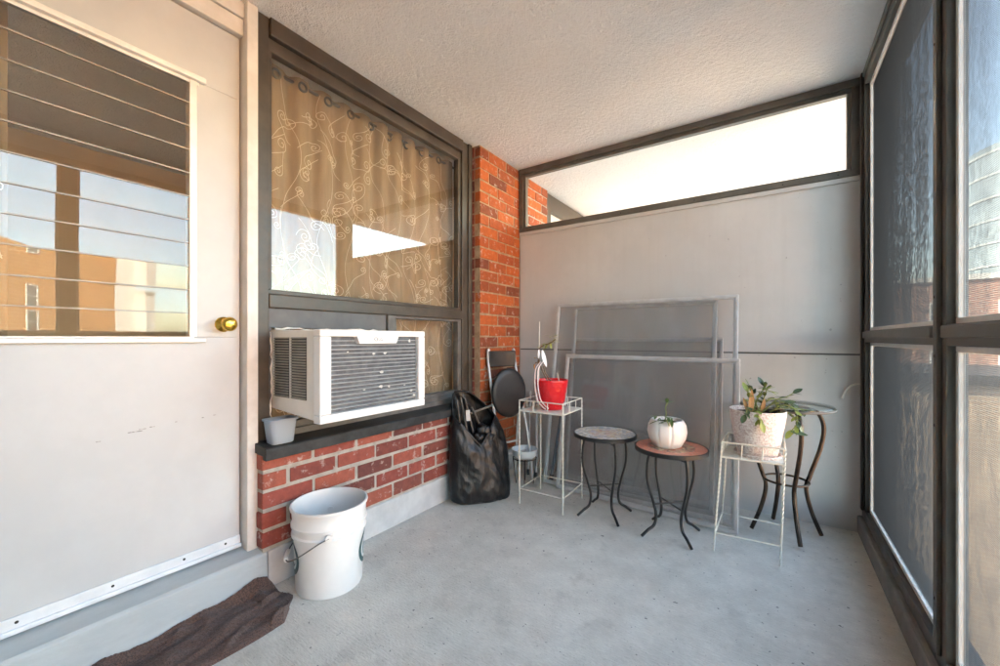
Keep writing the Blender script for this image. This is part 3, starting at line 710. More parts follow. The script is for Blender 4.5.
# ------------------------------------------------------------------ storm panels leaning on the partition
def lean_panel(label, x0, x1, yb0, yb1, yt, zt, fr_w=.018, mt='alu', gm_='storm', mid=None):
    """frame leaning on the partition: foot line from (x0,yb0) to (x1,yb1), top edge at yt, zt"""
    th = thing('storm_panel', label, 'window panel', ((x0+x1)/2, (yb0+yb1)/2, 0), 'loose window panels leaning on the partition')
    A = Vector((x0, yb0, .012)); Bq = Vector((x1, yb1, .012)); Dq = Vector((x0, yt, zt)); Eq = Vector((x1, yt-.3*(yb0-yb1), zt))
    up = (Dq-A).normalized(); ri = (Bq-A).normalized(); nn = ri.cross(up).normalized(); W = (Bq-A).length; H = (Dq-A).length
    def pbox(bm, u0, u1, v0, v1, t0, t1):
        v = [bm.verts.new(A+ri*u+up*w_+nn*t) for u, w_, t in ((u0,v0,t0),(u1,v0,t0),(u1,v1,t0),(u0,v1,t0),(u0,v0,t1),(u1,v0,t1),(u1,v1,t1),(u0,v1,t1))]
        for q in ((3,2,1,0),(4,5,6,7),(0,1,5,4),(1,2,6,5),(2,3,7,6),(3,0,4,7)): bm.faces.new([v[i] for i in q])
    f = B(); t = fr_w
    pbox(f, 0, W, 0, t, -.009, .009); pbox(f, 0, W, H-t, H, -.009, .009); pbox(f, 0, t, t, H-t, -.009, .009); pbox(f, W-t, W, t, H-t, -.009, .009)
    e = t+.007
    pbox(f, t, W-t, t, e, -.006, .006); pbox(f, t, W-t, H-e, H-t, -.006, .006); pbox(f, t, e, e, H-e, -.006, .006); pbox(f, W-e, W-t, e, H-e, -.006, .006)
    if mid: pbox(f, mid, mid+.03, e, H-e, -.005, .005)
    obj('frame', f, M[mt], th, bevel=.0025)
    gq = B(); pbox(gq, e, W-e, e, H-e, -.0015, .0015); obj('pane', gq, M[gm_], th)
lean_panel('tallest and widest loose panel leaning on the grey partition', -1.375, -.168, 2.60, 2.585, 2.835, 1.315, gm_='storm_clear' if 'storm_clear' in M else 'storm')
lean_panel('narrow tall loose panel tucked behind the widest one', -1.245, -.285, 2.66, 2.655, 2.865, 1.29)
lean_panel('short loose panel at the back, seen only through the others', -1.265, -.255, 2.73, 2.73, 2.885, 1.05, .014)
lean_panel('shorter front panel leaning behind the two mosaic tables', -1.250, -.150, 2.555, 2.475, 2.725, .935, .020)

# ------------------------------------------------------------------ plant stands of cream wire
def wire_stand(label, feet, top, ztray, zrail, zlow, group, seed):
    """feet and top: four corners in order round the stand"""
    cx = sum(p[0] for p in feet)/4; cy = sum(p[1] for p in feet)/4
    th = thing('plant_stand', label, 'plant stand', (cx, cy, 0), group)
    ft = [Vector((*p, 0)) for p in feet]; tp = [Vector((*p, zrail)) for p in top]
    at = lambda k, z: ft[k].lerp(tp[k], z/zrail)
    for k in range(4):
        pts = [at(k, zrail*i/90) for i in range(91)]
        obj('leg', tube(B(), pts, .0048, 4, twist=.42), M['wire'], th)
        if k == 0 or True: pass
    bm = B()
    for k in range(4): tube(bm, [at(k, zlow), at((k+1) % 4, zlow)], .0034, 6)
    obj('lower_rail', bm, M['wire'], th, smooth=True, auto=50)
    bm = B()
    for k in range(4):
        a, b = at(k, zrail), at((k+1) % 4, zrail); tube(bm, [a, b], .0038, 6)
        c, d = at(k, ztray), at((k+1) % 4, ztray); tube(bm, [c, d], .0042, 6)
        for t in (.33, .66): tube(bm, [a.lerp(b, t), c.lerp(d, t)], .003, 6)
    obj('gallery_rail', bm, M['wire'], th, smooth=True, auto=50)
    bm = B(); q = [at(k, ztray) for k in range(4)]
    v0 = [bm.verts.new(p+Vector((0, 0, .003))) for p in q]; v1 = [bm.verts.new(p-Vector((0, 0, .005))) for p in q]
    bm.faces.new(v0); bm.faces.new(v1[::-1])
    for k in range(4): bm.faces.new((v0[k], v1[k], v1[(k+1) % 4], v0[(k+1) % 4]))
    obj('tray', bm, M['wire'], th)
    return th
S1 = [(-1.337, 2.204), (-1.034, 2.202), (-1.040, 2.505), (-1.345, 2.502)]
wire_stand('tall cream wire plant stand with twisted legs carrying the red pot', S1, S1, .592, .658, .096, 'wire plant stands', 1)
F2 = [(-.241, 2.245), (.030, 2.265), (.036, 2.53), (-.235, 2.53)]; T2 = [(-.205, 2.262), (.050, 2.275), (.050, 2.513), (-.200, 2.503)]
wire_stand('lower cream wire plant stand with splayed legs carrying the speckled pot', F2, T2, .468, .540, .092, 'wire plant stands', 2)

# ------------------------------------------------------------------ round mosaic tables
def m_mosaic(name, stops, center, r, zones, cell=70):
    m = mat(name, (.5, .5, .5), .35); tc = N(m, 'ShaderNodeTexCoord')
    vo = N(m, 'ShaderNodeTexVoronoi'); vo.inputs['Scale'].default_value = cell; L(m, tc.outputs['Object'], vo.inputs['Vector'])
    ve = N(m, 'ShaderNodeTexVoronoi', feature='DISTANCE_TO_EDGE'); ve.inputs['Scale'].default_value = cell; L(m, tc.outputs['Object'], ve.inputs['Vector'])
    sep = N(m, 'ShaderNodeSeparateColor'); L(m, vo.outputs['Color'], sep.inputs[0])
    vm = N(m, 'ShaderNodeVectorMath', operation='MULTIPLY'); L(m, tc.outputs['Object'], vm.inputs[0]); vm.inputs[1].default_value = (1, 1, 0)
    le = N(m, 'ShaderNodeVectorMath', operation='LENGTH'); L(m, vm.outputs[0], le.inputs[0])
    rad = math_n(m, 'MULTIPLY', le.outputs['Value'], 1/r)
    c = ramp(m, sep.outputs[0], stops[0])
    if len(stops) > 1:
        c2 = ramp(m, sep.outputs[1], stops[1]); z = ramp(m, rad, zones); c = mixc(m, z, c, c2)
    gr = ramp(m, ve.outputs['Distance'], [(.02, g(.8)), (.05, g(0))])
    c = mixc(m, gr, c, (.26, .24, .22)); L(m, c, P(m).inputs['Base Color'])
    bump(m, ramp(m, ve.outputs['Distance'], [(.02, g(0)), (.1, g(1))]), .5, .002); return m
mo1 = m_mosaic('pale_mosaic', [[(0, (.82, .80, .74)), (.3, (.30, .30, .31)), (.45, (.84, .82, .78)), (.65, (.60, .46, .26)), (.8, (.80, .78, .74)), (.9, (.25, .30, .38)), (1, (.82, .80, .76))],
                               [(0, (.70, .52, .28)), (.3, (.76, .68, .52)), (.5, (.58, .30, .22)), (.7, (.76, .73, .66)), (1, (.48, .42, .50))]], None, .185, [(.45, g(1)), (.62, g(0))], 50)
mo2 = m_mosaic('terracotta_mosaic', [[(0, (.60, .20, .13)), (.5, (.68, .27, .18)), (1, (.54, .17, .11))],
                                     [(0, (.60, .45, .25)), (.3, (.16, .10, .08)), (.5, (.68, .58, .42)), (.75, (.42, .14, .09)), (1, (.08, .08, .09))]], None, .185, [(.30, g(0)), (.34, g(1)), (.62, g(1)), (.66, g(0))], 52)
def mosaic_table(label, c, rot, ztop, r, mo, hs=.148):
    th = thing('mosaic_table', label, 'table', (*c, 0), 'small round mosaic tables')
    obj('table_top', lathe(B(), [(0, ztop), (r-.008, ztop), (r-.006, ztop-.006), (0, ztop-.006)], *c, 64), mo, th)
    obj('rim_band', lathe(B(), [(r-.010, ztop-.004), (r-.0065, ztop+.0015), (r, ztop), (r, ztop-.020), (r-.006, ztop-.021), (r-.02, ztop-.010)], *c, 64), M['iron'], th, smooth=True, auto=50)
    def at(k, q, z): a = rot+k*PI/2; return Vector((c[0]+q*math.cos(a), c[1]+q*math.sin(a), z))
    for k in range(4):
        # s-shaped leg: out from the rim, bulging, pinched near the foot, then sweeping out
        pts = smooth_path([at(k, .122, ztop-.012), at(k, .138, ztop-.09), at(k, .137, ztop*.62), at(k, .108, ztop*.42), at(k, .088, ztop*.25), at(k, .098, ztop*.13), at(k, .135, .035), at(k, .172, .006)], 8)
        obj('leg', tube(B(), pts, .0076, 8), M['iron'], th, smooth=True, auto=50)
    zc = ztop*.36; bm = B(); ra = .098
    tube(bm, [at(0, ra, zc), at(2, ra, zc)], .0042, 8); tube(bm, [at(1, ra, zc-.006), at(3, ra, zc-.006)], .0042, 8)
    obj('cross_brace', bm, M['iron'], th, smooth=True, auto=50)
    bm = B(); zc = ztop-.040
    tube(bm, [at(0, .129, zc), at(2, .129, zc)], .0046, 8); tube(bm, [at(1, .129, zc-.008), at(3, .129, zc-.008)], .0046, 8)
    obj('top_brace', bm, M['iron'], th, smooth=True, auto=50); return th
TA = (-.832, 2.352); TB = (-.452, 2.310)
mosaic_table('round table with a pale multicoloured mosaic top on black iron legs', TA, R(45), .488, .182, mo1)
mosaic_table('round table with a terracotta mosaic top carrying the white ribbed pot', TB, R(45), .470, .184, mo2)

# round glass topped table in the corner
GC = (.06, 2.66)
gt = thing('glass_table', 'round glass topped table with dark curved legs in the far right corner', 'table', (*GC, 0))
obj('glass_top', lathe(B(), [(0, .700), (.205, .700), (.208, .696), (.208, .690), (.205, .687), (0, .687)], *GC, 56), glass('table_glass', (.80, .86, .84), 1.5), gt)
obj('rim', tube(B(), [(GC[0]+.207*math.cos(a*PI/28), GC[1]+.207*math.sin(a*PI/28), .686) for a in range(56)], .007, 8, closed=True), M['capframe'], gt, smooth=True)
for k in range(4):
    a = R(20)+k*PI/2
    at = lambda q, z: (GC[0]+q*math.cos(a), GC[1]+q*math.sin(a), z)
    pts = smooth_path([at(.10, .676), at(.15, .655), at(.175, .58), at(.160, .47), at(.115, .33), at(.095, .25), at(.12, .13), at(.165, .012)], 8)
    lg = obj('leg', tube(B(), pts, .0105, 10), M['bronze_leg'], gt, smooth=True, auto=50)
bm = B(); tube(bm, [(GC[0]+.10*math.cos(a*PI/14), GC[1]+.10*math.sin(a*PI/14), .29) for a in range(28)], .006, 8, closed=True); obj('ring_brace', bm, M['bronze_leg'], gt, smooth=True)
bm = B(); tube(bm, [(GC[0]+.11*math.cos(a*PI/14), GC[1]+.11*math.sin(a*PI/14), .676) for a in range(28)], .008, 8, closed=True); obj('top_ring', bm, M['bronze_leg'], gt, smooth=True)

# ------------------------------------------------------------------ pots and plants
lf1 = worn('leaf_green', (.06, .12, .03), (.10, .17, .05), 20, .45, 60, .1)
lf2 = worn('leaf_yellow', (.30, .32, .06), (.20, .28, .06), 20, .5, 60, .1)
lf3 = worn('leaf_variegated', (.05, .085, .035), (.11, .13, .05), 12, .4, 60, .1)
lfd = worn('leaf_dry', (.42, .22, .08), (.28, .15, .06), 20, .7, 60, .2)
stm = worn('stem_brown', (.14, .085, .05), (.22, .15, .08), 40, .7); stg = worn('stem_green', (.16, .20, .06), (.24, .26, .10), 40, .6)
# red pot
RP = (-1.185, 2.355)
rp = thing('red_pot', 'red embossed flower pot on the tall cream wire stand', 'flower pot', (*RP, .596))
rmat = mat('red_glaze', (.62, .012, .02), .28); v = coords(rmat)
vo = N(rmat, 'ShaderNodeTexVoronoi'); vo.inputs['Scale'].default_value = 46; L(rmat, v, vo.inputs['Vector']); bump(rmat, vo.outputs['Distance'], .7, .004)
prof = [(0, .596), (.066, .596), (.070, .600), (.085, .66), (.098, .740), (.104, .772), (.106, .782), (.104, .786), (.099, .784), (.096, .772), (0, .765)]
obj('pot_body', lathe(B(), prof, *RP, 64), rmat, rp, smooth=True, auto=50)
bm = B(); lw_ = .010                                                   # embossed ornaments round the pot
for i in range(14):
    for j in range(5):
        a = 2*PI*(i+.5*(j % 2))/14; z = .622+j*.031; r = .0745+(z-.61)*.17
        p = Vector((RP[0]+r*math.cos(a), RP[1]+r*math.sin(a), z)); t = Vector((-math.sin(a), math.cos(a), 0))
        tube(bm, [p-t*.011+Vector((0, 0, -.006)), p+Vector((0, 0, .007)), p+t*.011+Vector((0, 0, -.006))], .0022, 5)
obj('embossing', bm, rmat, rp, smooth=True)
obj('soil', lathe(B(), [(0, .770), (.05, .771), (.096, .767)], *RP, 24, lambda a, z: 1), M['soil'], rp)
pl = thing('potted_plant', 'thin wilted stem with a white tag and yellow green tip in the red pot', 'plant', (*RP, .77))
x, y = RP
ux, uy = .829, .559                                                   # rightwards along the wall as seen from the door
def q(du, dv, z): return (x+ux*du-uy*dv, y+uy*du+ux*dv, z)
bm = B(); tube(bm, smooth_path([q(-.02, 0, .765), q(-.055, 0, .83), q(-.078, 0, .90), q(-.085, 0, .97), q(-.055, .01, 1.005), q(-.01, .01, 1.02), q(.025, 0, 1.045)], 7), .0042, 6)
tube(bm, smooth_path([q(.0, .02, .765), q(-.04, .02, .83), q(-.05, .02, .87)], 6), .004, 6)
obj('stem', bm, stm, pl, smooth=True)
bm = B(); tube(bm, [q(-.082, .015, .765), q(-.078, .02, 1.16)], .0034, 6); tube(bm, [q(.05, .0, .765), q(.035, -.01, .83)], .003, 6); obj('support_stick', bm, M['wire'], pl)
bm = B()
for k in range(22):
    t = random.random(); b = q(.0+.03*random.uniform(-1, 1), .0, 1.03+random.uniform(-.02, .05)) if k < 12 else q(-.07+random.uniform(-.02, .08), .01, .985+random.uniform(-.01, .03))
    leaf(bm, b, (random.uniform(-1, 1), random.uniform(-1, 1), random.uniform(-.2, 1)), (0, 0, 1), random.uniform(.034, .055), .017)
obj('leaf', bm, lf2, pl)
bm = B()
for k in range(9): leaf(bm, q(-.10+random.uniform(-.015, .02), 0, .90+random.uniform(-.03, .03)), (random.uniform(-1, 1), random.uniform(-1, 1), random.uniform(-1, .3)), (0, 0, 1), random.uniform(.03, .045), .016, .5)
obj('dead_leaf', bm, lfd, pl)
bm = B(); leaf(bm, q(-.062, -.02, .975), (.25, -.1, -.9), (1, -.6, 0), .115, .030, -.1); leaf(bm, q(-.085, -.02, .98), (.03, 0, -1), (1, -.6, 0), .06, .016, .1)
obj('paper_tag', bm, mat('white_tag', (.80, .80, .80), .6), pl)
bm = B()
pts = smooth_path([q(-.075, -.02, .90), q(-.11, -.06, .85), q(-.115, -.085, .75), q(-.10, -.10, .665), q(-.075, -.125, .632), q(-.055, -.137, .615)], 7)
tube(bm, pts, .0042, 6); tube(bm, [Vector(p)+Vector((.018, .004, .006)) for p in pts], .0042, 6)
obj('ribbon', bm, mat('pink_white_ribbon', (.74, .60, .57), .6), pl, smooth=True)

# white ribbed pot on the terracotta table
WP = (-.470, 2.305); z0 = .4705
wp = thing('ribbed_pot', 'small white ribbed pumpkin shaped pot on the terracotta mosaic table', 'flower pot', (*WP, z0))
rib = lambda a, z: 1 - .10*(abs(math.cos(a*4.5+.4)) < .22)*(1-abs(math.cos(a*4.5+.4))/.22) if z > z0+.002 else 1
prof = [(0, z0), (.058, z0), (.070, z0+.006), (.092, z0+.045), (.100, z0+.082), (.095, z0+.118), (.082, z0+.143), (.076, z0+.147), (.070, z0+.143), (.068, z0+.128), (0, z0+.125)]
obj('pot_body', lathe(B(), prof, *WP, 108, rib), worn('white_glaze', (.76, .73, .70), (.82, .80, .78), 5, .35, 30, .03), wp, smooth=True)
obj('soil', lathe(B(), [(0, z0+.131), (.067, z0+.129)], *WP, 20), M['soil'], wp)
p3 = thing('potted_plant', 'tiny green sprig growing in the white ribbed pot', 'plant', (*WP, z0+.13))
x, y = WP; bm = B()
tube(bm, smooth_path([q(-.015, 0, z0+.12), q(-.005, 0, z0+.17), q(-.008, 0, z0+.21), q(.004, 0, z0+.235)], 6), .003, 6)
tube(bm, smooth_path([q(-.02, -.03, z0+.13), q(-.035, -.08, z0+.155), q(-.03, -.10, z0+.13)], 6), .0026, 6)
tube(bm, smooth_path([q(-.03, -.02, z0+.13), q(-.06, -.05, z0+.16), q(-.075, -.07, z0+.15)], 6), .0026, 6); obj('stem', bm, stg, p3, smooth=True)
bm = B()
for b, d in ((q(.0, 0, z0+.233), (1, .6, .5)), (q(0, 0, z0+.233), (-.8, -.5, .6)), (q(0, 0, z0+.235), (.1, -.6, 1))): leaf(bm, b, d, (0, 0, 1), .040, .020)
for k in range(20):
    leaf(bm, q(-.03+random.uniform(-.05, .04), -.05+random.uniform(-.04, .05), z0+.15+random.uniform(-.015, .02)), (random.uniform(-1, 1), random.uniform(-1, .4), random.uniform(-.7, .5)), (0, 0, 1), random.uniform(.036, .055), .017)
obj('leaf', bm, lf1, p3)
bm = B()
for k in range(4): leaf(bm, q(.035+k*.009, -.01, z0+.14), (.5+.2*k, -.3, .5), (0, 0, 1), .024, .010)
obj('red_leaf', bm, worn('leaf_red', (.35, .07, .05), (.25, .05, .04), 20, .5), p3)

# speckled pot on the low stand
SP = (-.062, 2.385); z0 = .472
sp = thing('speckled_pot', 'speckled pinkish white tapered pot on the low cream wire stand', 'flower pot', (*SP, z0))
m = mat('speckled_ceramic', (.7, .6, .56), .55); v = coords(m)
c = ramp(m, noise_n(m, v, 120, 3, .7), [(.40, (.52, .40, .36)), (.50, (.72, .62, .58)), (.62, (.80, .76, .72))])
L(m, c, P(m).inputs['Base Color']); bump(m, noise_n(m, v, 120, 3), .3, .002)
prof = [(0, z0), (.078, z0), (.084, z0+.004), (.100, z0+.08), (.116, z0+.175), (.122, z0+.222), (.121, z0+.227), (.116, z0+.226), (.112, z0+.205), (0, z0+.20)]
obj('pot_body', lathe(B(), prof, *SP, 72), m, sp, smooth=True, auto=50)
obj('saucer', lathe(B(), [(.0, z0-.0015), (.098, z0-.0015), (.104, z0+.014), (.100, z0+.014), (.092, z0+.002), (0, z0+.002)], *SP, 56), m, sp, smooth=True, auto=50)
obj('soil', lathe(B(), [(0, z0+.207), (.111, z0+.206)], *SP, 24), M['soil'], sp)
p4 = thing('potted_plant', 'sprawling plant with long stems and oval leaves in the speckled pot', 'plant', (*SP, z0+.2))
x, y = SP; st = B(); lv = B(); lv2 = B(); zr = z0+.215
runs = [[(-.02, 0, zr), (-.01, -.02, zr+.07), (.02, -.02, zr+.11), (.06, -.01, zr+.10)], [(.01, 0, zr), (.03, 0, zr+.06), (.05, .01, zr+.10), (.045, .02, zr+.125)],
        [(.03, 0, zr), (.08, -.02, zr+.06), (.13, -.02, zr+.075), (.165, -.02, zr+.095)], [(.05, -.02, zr), (.09, -.05, zr+.04), (.135, -.07, zr+.02), (.14, -.08, zr-.04), (.115, -.08, zr-.075)],
        [(.06, 0, zr), (.11, -.02, zr+.02), (.17, -.03, zr+.02), (.235, -.03, zr+.01)], [(-.04, -.02, zr), (-.08, -.06, zr+.03), (-.115, -.09, zr+.0)], [(-.03, 0, zr), (-.045, -.01, zr+.07), (-.05, 0, zr+.10)],
        [(0, -.03, zr), (.03, -.07, zr+.05), (.08, -.08, zr+.06)], [(.02, .03, zr), (.09, .05, zr+.05), (.15, .05, zr+.05), (.20, .04, zr+.03)], [(-.05, -.05, zr), (-.06, -.09, zr+.02), (-.055, -.115, zr-.03)],
        [(.02, .02, zr), (.0, .04, zr+.08), (-.02, .03, zr+.12)], [(.08, -.03, zr), (.12, -.06, zr+.0), (.15, -.075, zr-.05)]]
for k, rn in enumerate(runs):
    ps = smooth_path([q(*p) for p in rn], 8); tube(st, ps, [.0036-.0018*i/len(ps) for i in range(len(ps))], 6)
    tgt = lv if k % 3 else lv2
    for i in range(5, len(ps), 3):
        dq = (ps[i]-ps[i-1]).normalized()
        for s in (-1, 1):
            if random.random() < .8: leaf(tgt, ps[i], dq*.5+Vector((random.uniform(-1, 1), random.uniform(-1, 1), random.uniform(-.3, .5)))*.8, (0, 0, 1), random.uniform(.030, .048), random.uniform(.016, .024), .2)
    leaf(tgt, ps[-1], (ps[-1]-ps[-2]), (.2, -.5, 1), .052, .026, .15)
leaf(lv, q(.105, -.085, zr-.08), (.9, .3, -.1), (-.2, -.5, 1), .075, .040, .1); leaf(lv, q(.16, -.03, zr), (.8, .5, -.2), (-.2, -.6, 1), .05, .03, .1)
obj('stem', st, stg, p4, smooth=True); obj('leaf', lv, lf3, p4); obj('pale_leaf', lv2, lf2, p4)
bm = B(); leaf(bm, q(-.045, -.02, zr-.01), (.05, 0, 1), (.5, -.8, 0), .125, .028, .02); leaf(bm, q(-.055, -.02, zr-.01), (-.25, 0, 1), (.5, -.8, 0), .085, .02, .1); leaf(bm, q(.0, -.03, zr), (.3, 0, 1), (.5, -.8, 0), .07, .022, .2)
obj('dry_leaf', bm, lfd, p4)

# little bowl on its own wire stand
BW = (-1.490, 2.530)
bs = thing('bowl_stand', 'small black wire stand behind the tall cream one carrying the pale bowl', 'plant stand', (*BW, 0))
obj('ring', tube(B(), [(BW[0]+.085*math.cos(a*PI/14), BW[1]+.085*math.sin(a*PI/14), .186) for a in range(28)], .004, 6, closed=True), M['iron'], bs, smooth=True)
for k in range(4):
    a = k*PI/2+.5; obj('leg', tube(B(), [(BW[0]+.085*math.cos(a), BW[1]+.085*math.sin(a), .186), (BW[0]+.062*math.cos(a), BW[1]+.062*math.sin(a), 0)], .0035, 6), M['iron'], bs)
bw = obj('bowl', lathe(B(), [(0, .189), (.062, .189), (.084, .205), (.094, .250), (.096, .253), (.092, .253), (.078, .208), (0, .196)], *BW, 44), worn('pale_blue_glaze', (.62, .66, .70), (.72, .75, .77), 8, .3, 20, .03), loc=(*BW, .189), smooth=True, auto=50)
tag(bw, 'pale round bowl on the small black wire stand in the corner', 'bowl')

# ------------------------------------------------------------------ folding chair standing folded against the pier
CH = Vector((-1.640, 2.50, 0)); cu = Vector((.36, .933, 0)).normalized(); cn = Vector((cu.y, -cu.x, 0))
def cp(u, t, z): return CH + cu*u + cn*t + Vector((0, 0, z))          # u across the chair, t out from the wall
fc_ = thing('folding_chair', 'folded black chair with silver frame and round seat against the brick pier', 'chair', tuple(CH))
seatm = worn('black_vinyl', (.016, .016, .017), (.028, .028, .029), 8, .42, 90, .12)
for s in (-.125, .125):
    pts = smooth_path([cp(s*1.2, .14, .01), cp(s*1.1, .09, .35), cp(s*1.0, .01, .66), cp(s*.98, -.04, .86), cp(s*.95, -.05, .955), cp(s*.86, -.052, .968)], 7)
    obj('front_leg', tube(B(), pts, .0105, 10), M['alu'], fc_, smooth=True, auto=50)
    pts = smooth_path([cp(s*.9, -.03, .01), cp(s*.88, .0, .3), cp(s*.86, .02, .58)], 7)
    obj('rear_leg', tube(B(), pts, .0095, 10), M['alu'], fc_, smooth=True, auto=50)
bm = B(); vv = []
for i in range(13):
    u = -.122+.244*i/12; dz = -.012*(1-(u/.122)**2)
    vv.append([bm.verts.new(cp(u, t, z)) for t, z in ((-.030+dz, .958), (-.030+dz, .840), (-.046+dz, .840), (-.046+dz, .958))])
for a, b in zip(vv[:-1], vv[1:]):
    for j in range(4): bm.faces.new((a[j], a[(j+1) % 4], b[(j+1) % 4], b[j]))
bm.faces.new(vv[0][::-1]); bm.faces.new(vv[-1]); obj('backrest', bm, seatm, fc_, bevel=.006, smooth=True, auto=40)
bm = B(); n = 40; rings = []                                          # round padded seat folded up in front of the frame
for rs_, th_ in ((.02, .036), (.12, .037), (.150, .034), (.158, .026), (.160, .014), (.154, .006), (.02, .004)):
    rings.append([bm.verts.new(cp(rs_*.95*math.cos(a*2*PI/n), .03+th_-.12*(rs_*math.sin(a*2*PI/n)+.0)*.45, .655+rs_*1.12*math.sin(a*2*PI/n))) for a in range(n)])
for a, b in zip(rings[:-1], rings[1:]):
    for j in range(n): bm.faces.new((a[j], a[(j+1) % n], b[(j+1) % n], b[j]))
bm.faces.new(rings[0][::-1]); bm.faces.new(rings[-1]); obj('seat', bm, seatm, fc_, smooth=True, auto=50)
bm = B(); tube(bm, [cp(-.135, .08, .22), cp(.135, .08, .22)], .008, 8); tube(bm, [cp(-.108, .0, .28), cp(.108, .0, .28)], .008, 8); obj('stretcher', bm, M['alu'], fc_, smooth=True, auto=50)

# ------------------------------------------------------------------ black bag over folded frames
bgm = mat('black_nylon', (.006, .006, .007), .40); v = coords(bgm)
bump(bgm, math_n(bgm, 'ADD', noise_n(bgm, coords(bgm, (1, 1, .35)), 14, 6, .6), math_n(bgm, 'MULTIPLY', noise_n(bgm, v, 26, 3, .5), .2)), .45, .03)
BO = Vector((-1.585, 2.125, 0)); bu = Vector((.44, .898, 0)).normalized(); bn = Vector((bu.y, -bu.x, 0))
def bp(u, t, z): return BO + bu*u + bn*t + Vector((0, 0, z))
bg_ = thing('storage_bag', 'open black nylon bag slumped over folded metal frames against the brick wall', 'bag', tuple(BO))
prof = [(0, .185, .085, .02), (.02, .205, .10, .0), (.08, .215, .105, .0), (.2, .213, .10, .002), (.32, .205, .09, .0), (.42, .192, .078, -.008), (.5, .170, .066, -.022), (.57, .140, .055, -.045), (.63, .105, .045, -.075), (.68, .070, .036, -.10), (.705, .042, .024, -.115)]
def samp(z):
    for a, b in zip(prof[:-1], prof[1:]):
        if a[0] <= z <= b[0]:
            t = (z-a[0])/(b[0]-a[0]); return [a[i]+(b[i]-a[i])*t for i in (1, 2, 3)]
    return prof[-1][1:]
bm = B(); nz, na = 100, 144; rings = []
for i in range(nz+1):
    z = .705*i/nz; w_, t_, o_ = samp(z); ring = []; lean = -.10*max(0, z-.05)
    for j in range(na):
        a = 2*PI*j/na; cu_, su_ = math.cos(a), math.sin(a)
        ux_ = math.copysign(abs(cu_)**.75, cu_)*w_; tx_ = math.copysign(abs(su_)**.8, su_)*t_
        f = noise.noise(Vector((ux_*9+z*5, z*2.6-ux_*3, 3+su_)))*.020 + noise.noise(Vector((ux_*24+z*9, z*8-ux_*10, 8+su_*2)))*.009 - .034*abs(noise.noise(Vector((ux_*9-z*7, z*4+ux_*4, 1)))) - .022*abs(noise.noise(Vector((ux_*16+z*13, z*9-ux_*6, 6)))) + .016
        if z > .25: f += .010*math.sin(ux_*60+z*16)*min(1, (z-.25)*4)
        k = 1+f/max(.04, t_)*.5
        ring.append(bm.verts.new(bp(o_+ux_*(1+f*.6), lean+tx_*k+(.010*math.sin(ux_*17+z*9) if su_ > 0 else 0), z+.003 + (.012*noise.noise(Vector((a*2, 0, 5))) if i == 0 else 0) * 0)))
    rings.append(ring)
def cut(j, i):
    a = 2*PI*(j+.5)/na; z = .705*(i+.5)/nz; w_, t_, o_ = samp(z); u = o_+math.copysign(abs(math.cos(a))**.75, math.cos(a))*w_
    return math.sin(a) > .12 and z > .36+1.5*abs(u+.03)**1.1 and i < nz-1
for i in range(nz):
    for j in range(na):
        if cut(j, i): continue
        bm.faces.new((rings[i][j], rings[i][(j+1) % na], rings[i+1][(j+1) % na], rings[i+1][j]))
bm.faces.new(rings[0][::-1]); bm.faces.new(rings[-1])
bo = obj('cloth', bm, bgm, bg_, smooth=True, recalc=True)
sm_ = bo.modifiers.new('thickness', 'SOLIDIFY'); sm_.thickness = .006; sm_.offset = -1
# rolled hem along the V of the opening, loops of cloth inside
hem = []
for k in range(41):
    u = -.155+.245*k/40; z = .36+1.5*abs(u+.03)**1.1
    if z < .60:
        w_, t_, o_ = samp(z); cc = max(-1, min(1, (u-o_)/w_)); a = math.acos(math.copysign(abs(cc)**(1/.75), cc)); t = abs(math.sin(a))**.8*t_
        hem.append(bp(u, -.10*(z-.05)+t+.006, z+.003))
obj('hem', tube(B(), hem, .0075, 8), bgm, bg_, smooth=True)
fm = thing('folded_frame', 'folded dark metal tube frame sticking up inside the open black bag', 'folding frame', tuple(BO))
for u0, u1, t, zt in ((-.13, -.085, .012, .67), (-.105, -.045, .022, .665), (-.055, .03, .02, .60), (-.15, -.125, .0, .65)):
    obj('tube', tube(B(), smooth_path([bp(u1+.06, t+.02, .1), bp(u1, t-.01, .38), bp(u0, t-.045, zt)], 6), .008, 8), worn('dark_tube', (.04, .04, .042), (.09, .09, .092), 20, .35, 90, .05, metal=.6), fm, smooth=True, auto=50)
obj('cross_tube', tube(B(), [bp(-.06, -.03, .56), bp(.10, -.03, .60)], .008, 8), M['capframe'], fm, smooth=True, auto=50)
bm = B()
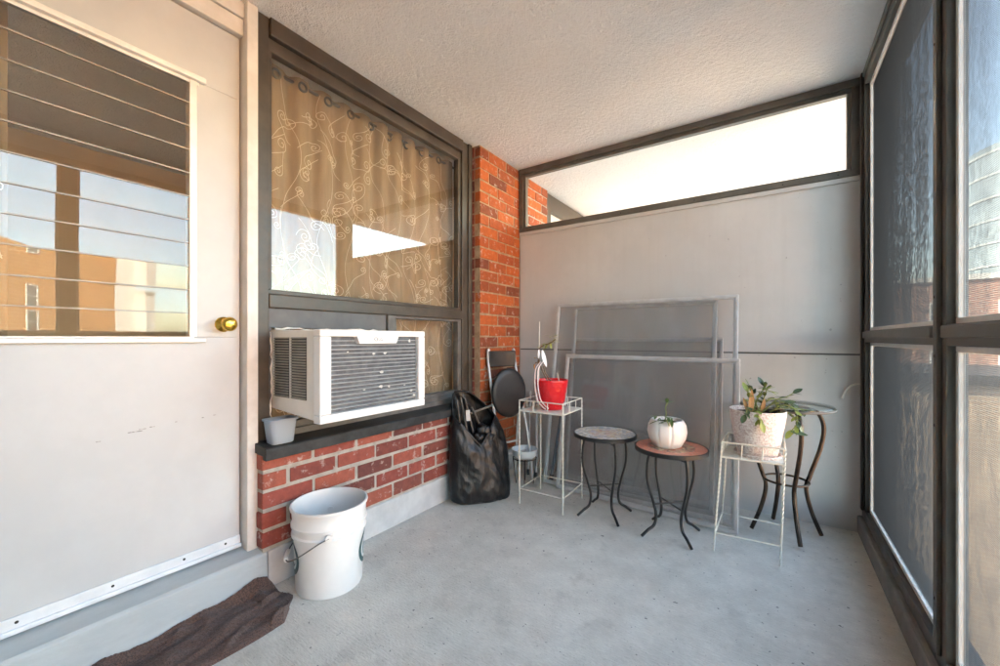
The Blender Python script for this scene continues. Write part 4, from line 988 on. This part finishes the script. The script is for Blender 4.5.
for k in range(10):
    c = bp(random.uniform(-.10, .06), random.uniform(-.03, .02), random.uniform(.33, .46)); sphere(bm, c, random.uniform(.03, .05), (random.uniform(.7, 1.2), 1, random.uniform(.6, 1.3)), 16, 10)
for vtx in bm.verts: vtx.co += Vector((1, 1, 1))*.016*noise.noise(vtx.co*26)
obj('crumpled_lining', bm, bgm, bg_, smooth=True)
bm = B(); p = bp(-.105, .026, .56); e1 = bu*.014; e2 = Vector((0, 0, .034))-bn*.004
q0 = [p-e1-e2, p+e1-e2, p+e1+e2, p-e1+e2]; v0 = [bm.verts.new(c) for c in q0]; v1 = [bm.verts.new(c+bn*.0015) for c in q0]
bm.faces.new(v0[::-1]); bm.faces.new(v1)
for k in range(4): bm.faces.new((v0[k], v0[(k+1) % 4], v1[(k+1) % 4], v1[k]))
obj('care_label', bm, mat('grey_label', (.38, .38, .37), .6), bg_)

# loose poles leaning in the corner
for i, (x0, y0, x1, y1, z1, r, lb) in enumerate(((-1.560, 2.70, -1.640, 2.875, .62, .008, 'thin grey pole leaning in the corner behind the pale bowl'), (-1.470, 2.66, -1.575, 2.87, .66, .010, 'thicker grey pole leaning in the corner behind the pale bowl'), (-1.345, 2.66, -1.29, 2.86, .86, .012, 'dark blue grey pole leaning beside the loose panels behind the tall stand'))):
    po = thing('pole', lb, 'pole', (x0, y0, 0))
    obj('shaft', tube(B(), [(x0, y0, .012), (x1, y1, z1)], r, 10), M['alu'] if i < 2 else worn('blue_grey_pole', (.10, .13, .17), (.16, .19, .23), 12, .4), po, smooth=True, auto=50)
    obj('end_cap', tube(B(), [(x0, y0, .001), (x0+(x1-x0)*.05, y0+(y1-y0)*.05, .012+(z1-.012)*.05)], r*1.3, 10), M['black'], po, smooth=True, auto=50)
# wire hook on the partition
hk = obj('wire_hook', tube(B(), smooth_path([(.318, 2.88, .722), (.330, 2.884, .760), (.350, 2.89, .788), (.372, 2.893, .802), (.396, 2.893, .806)], 6), .0045, 8), M['wire'], loc=(.396, 2.893, .806), smooth=True)
tag(hk, 'curved pale wire sticking out of the partition near the corner post', 'hook')
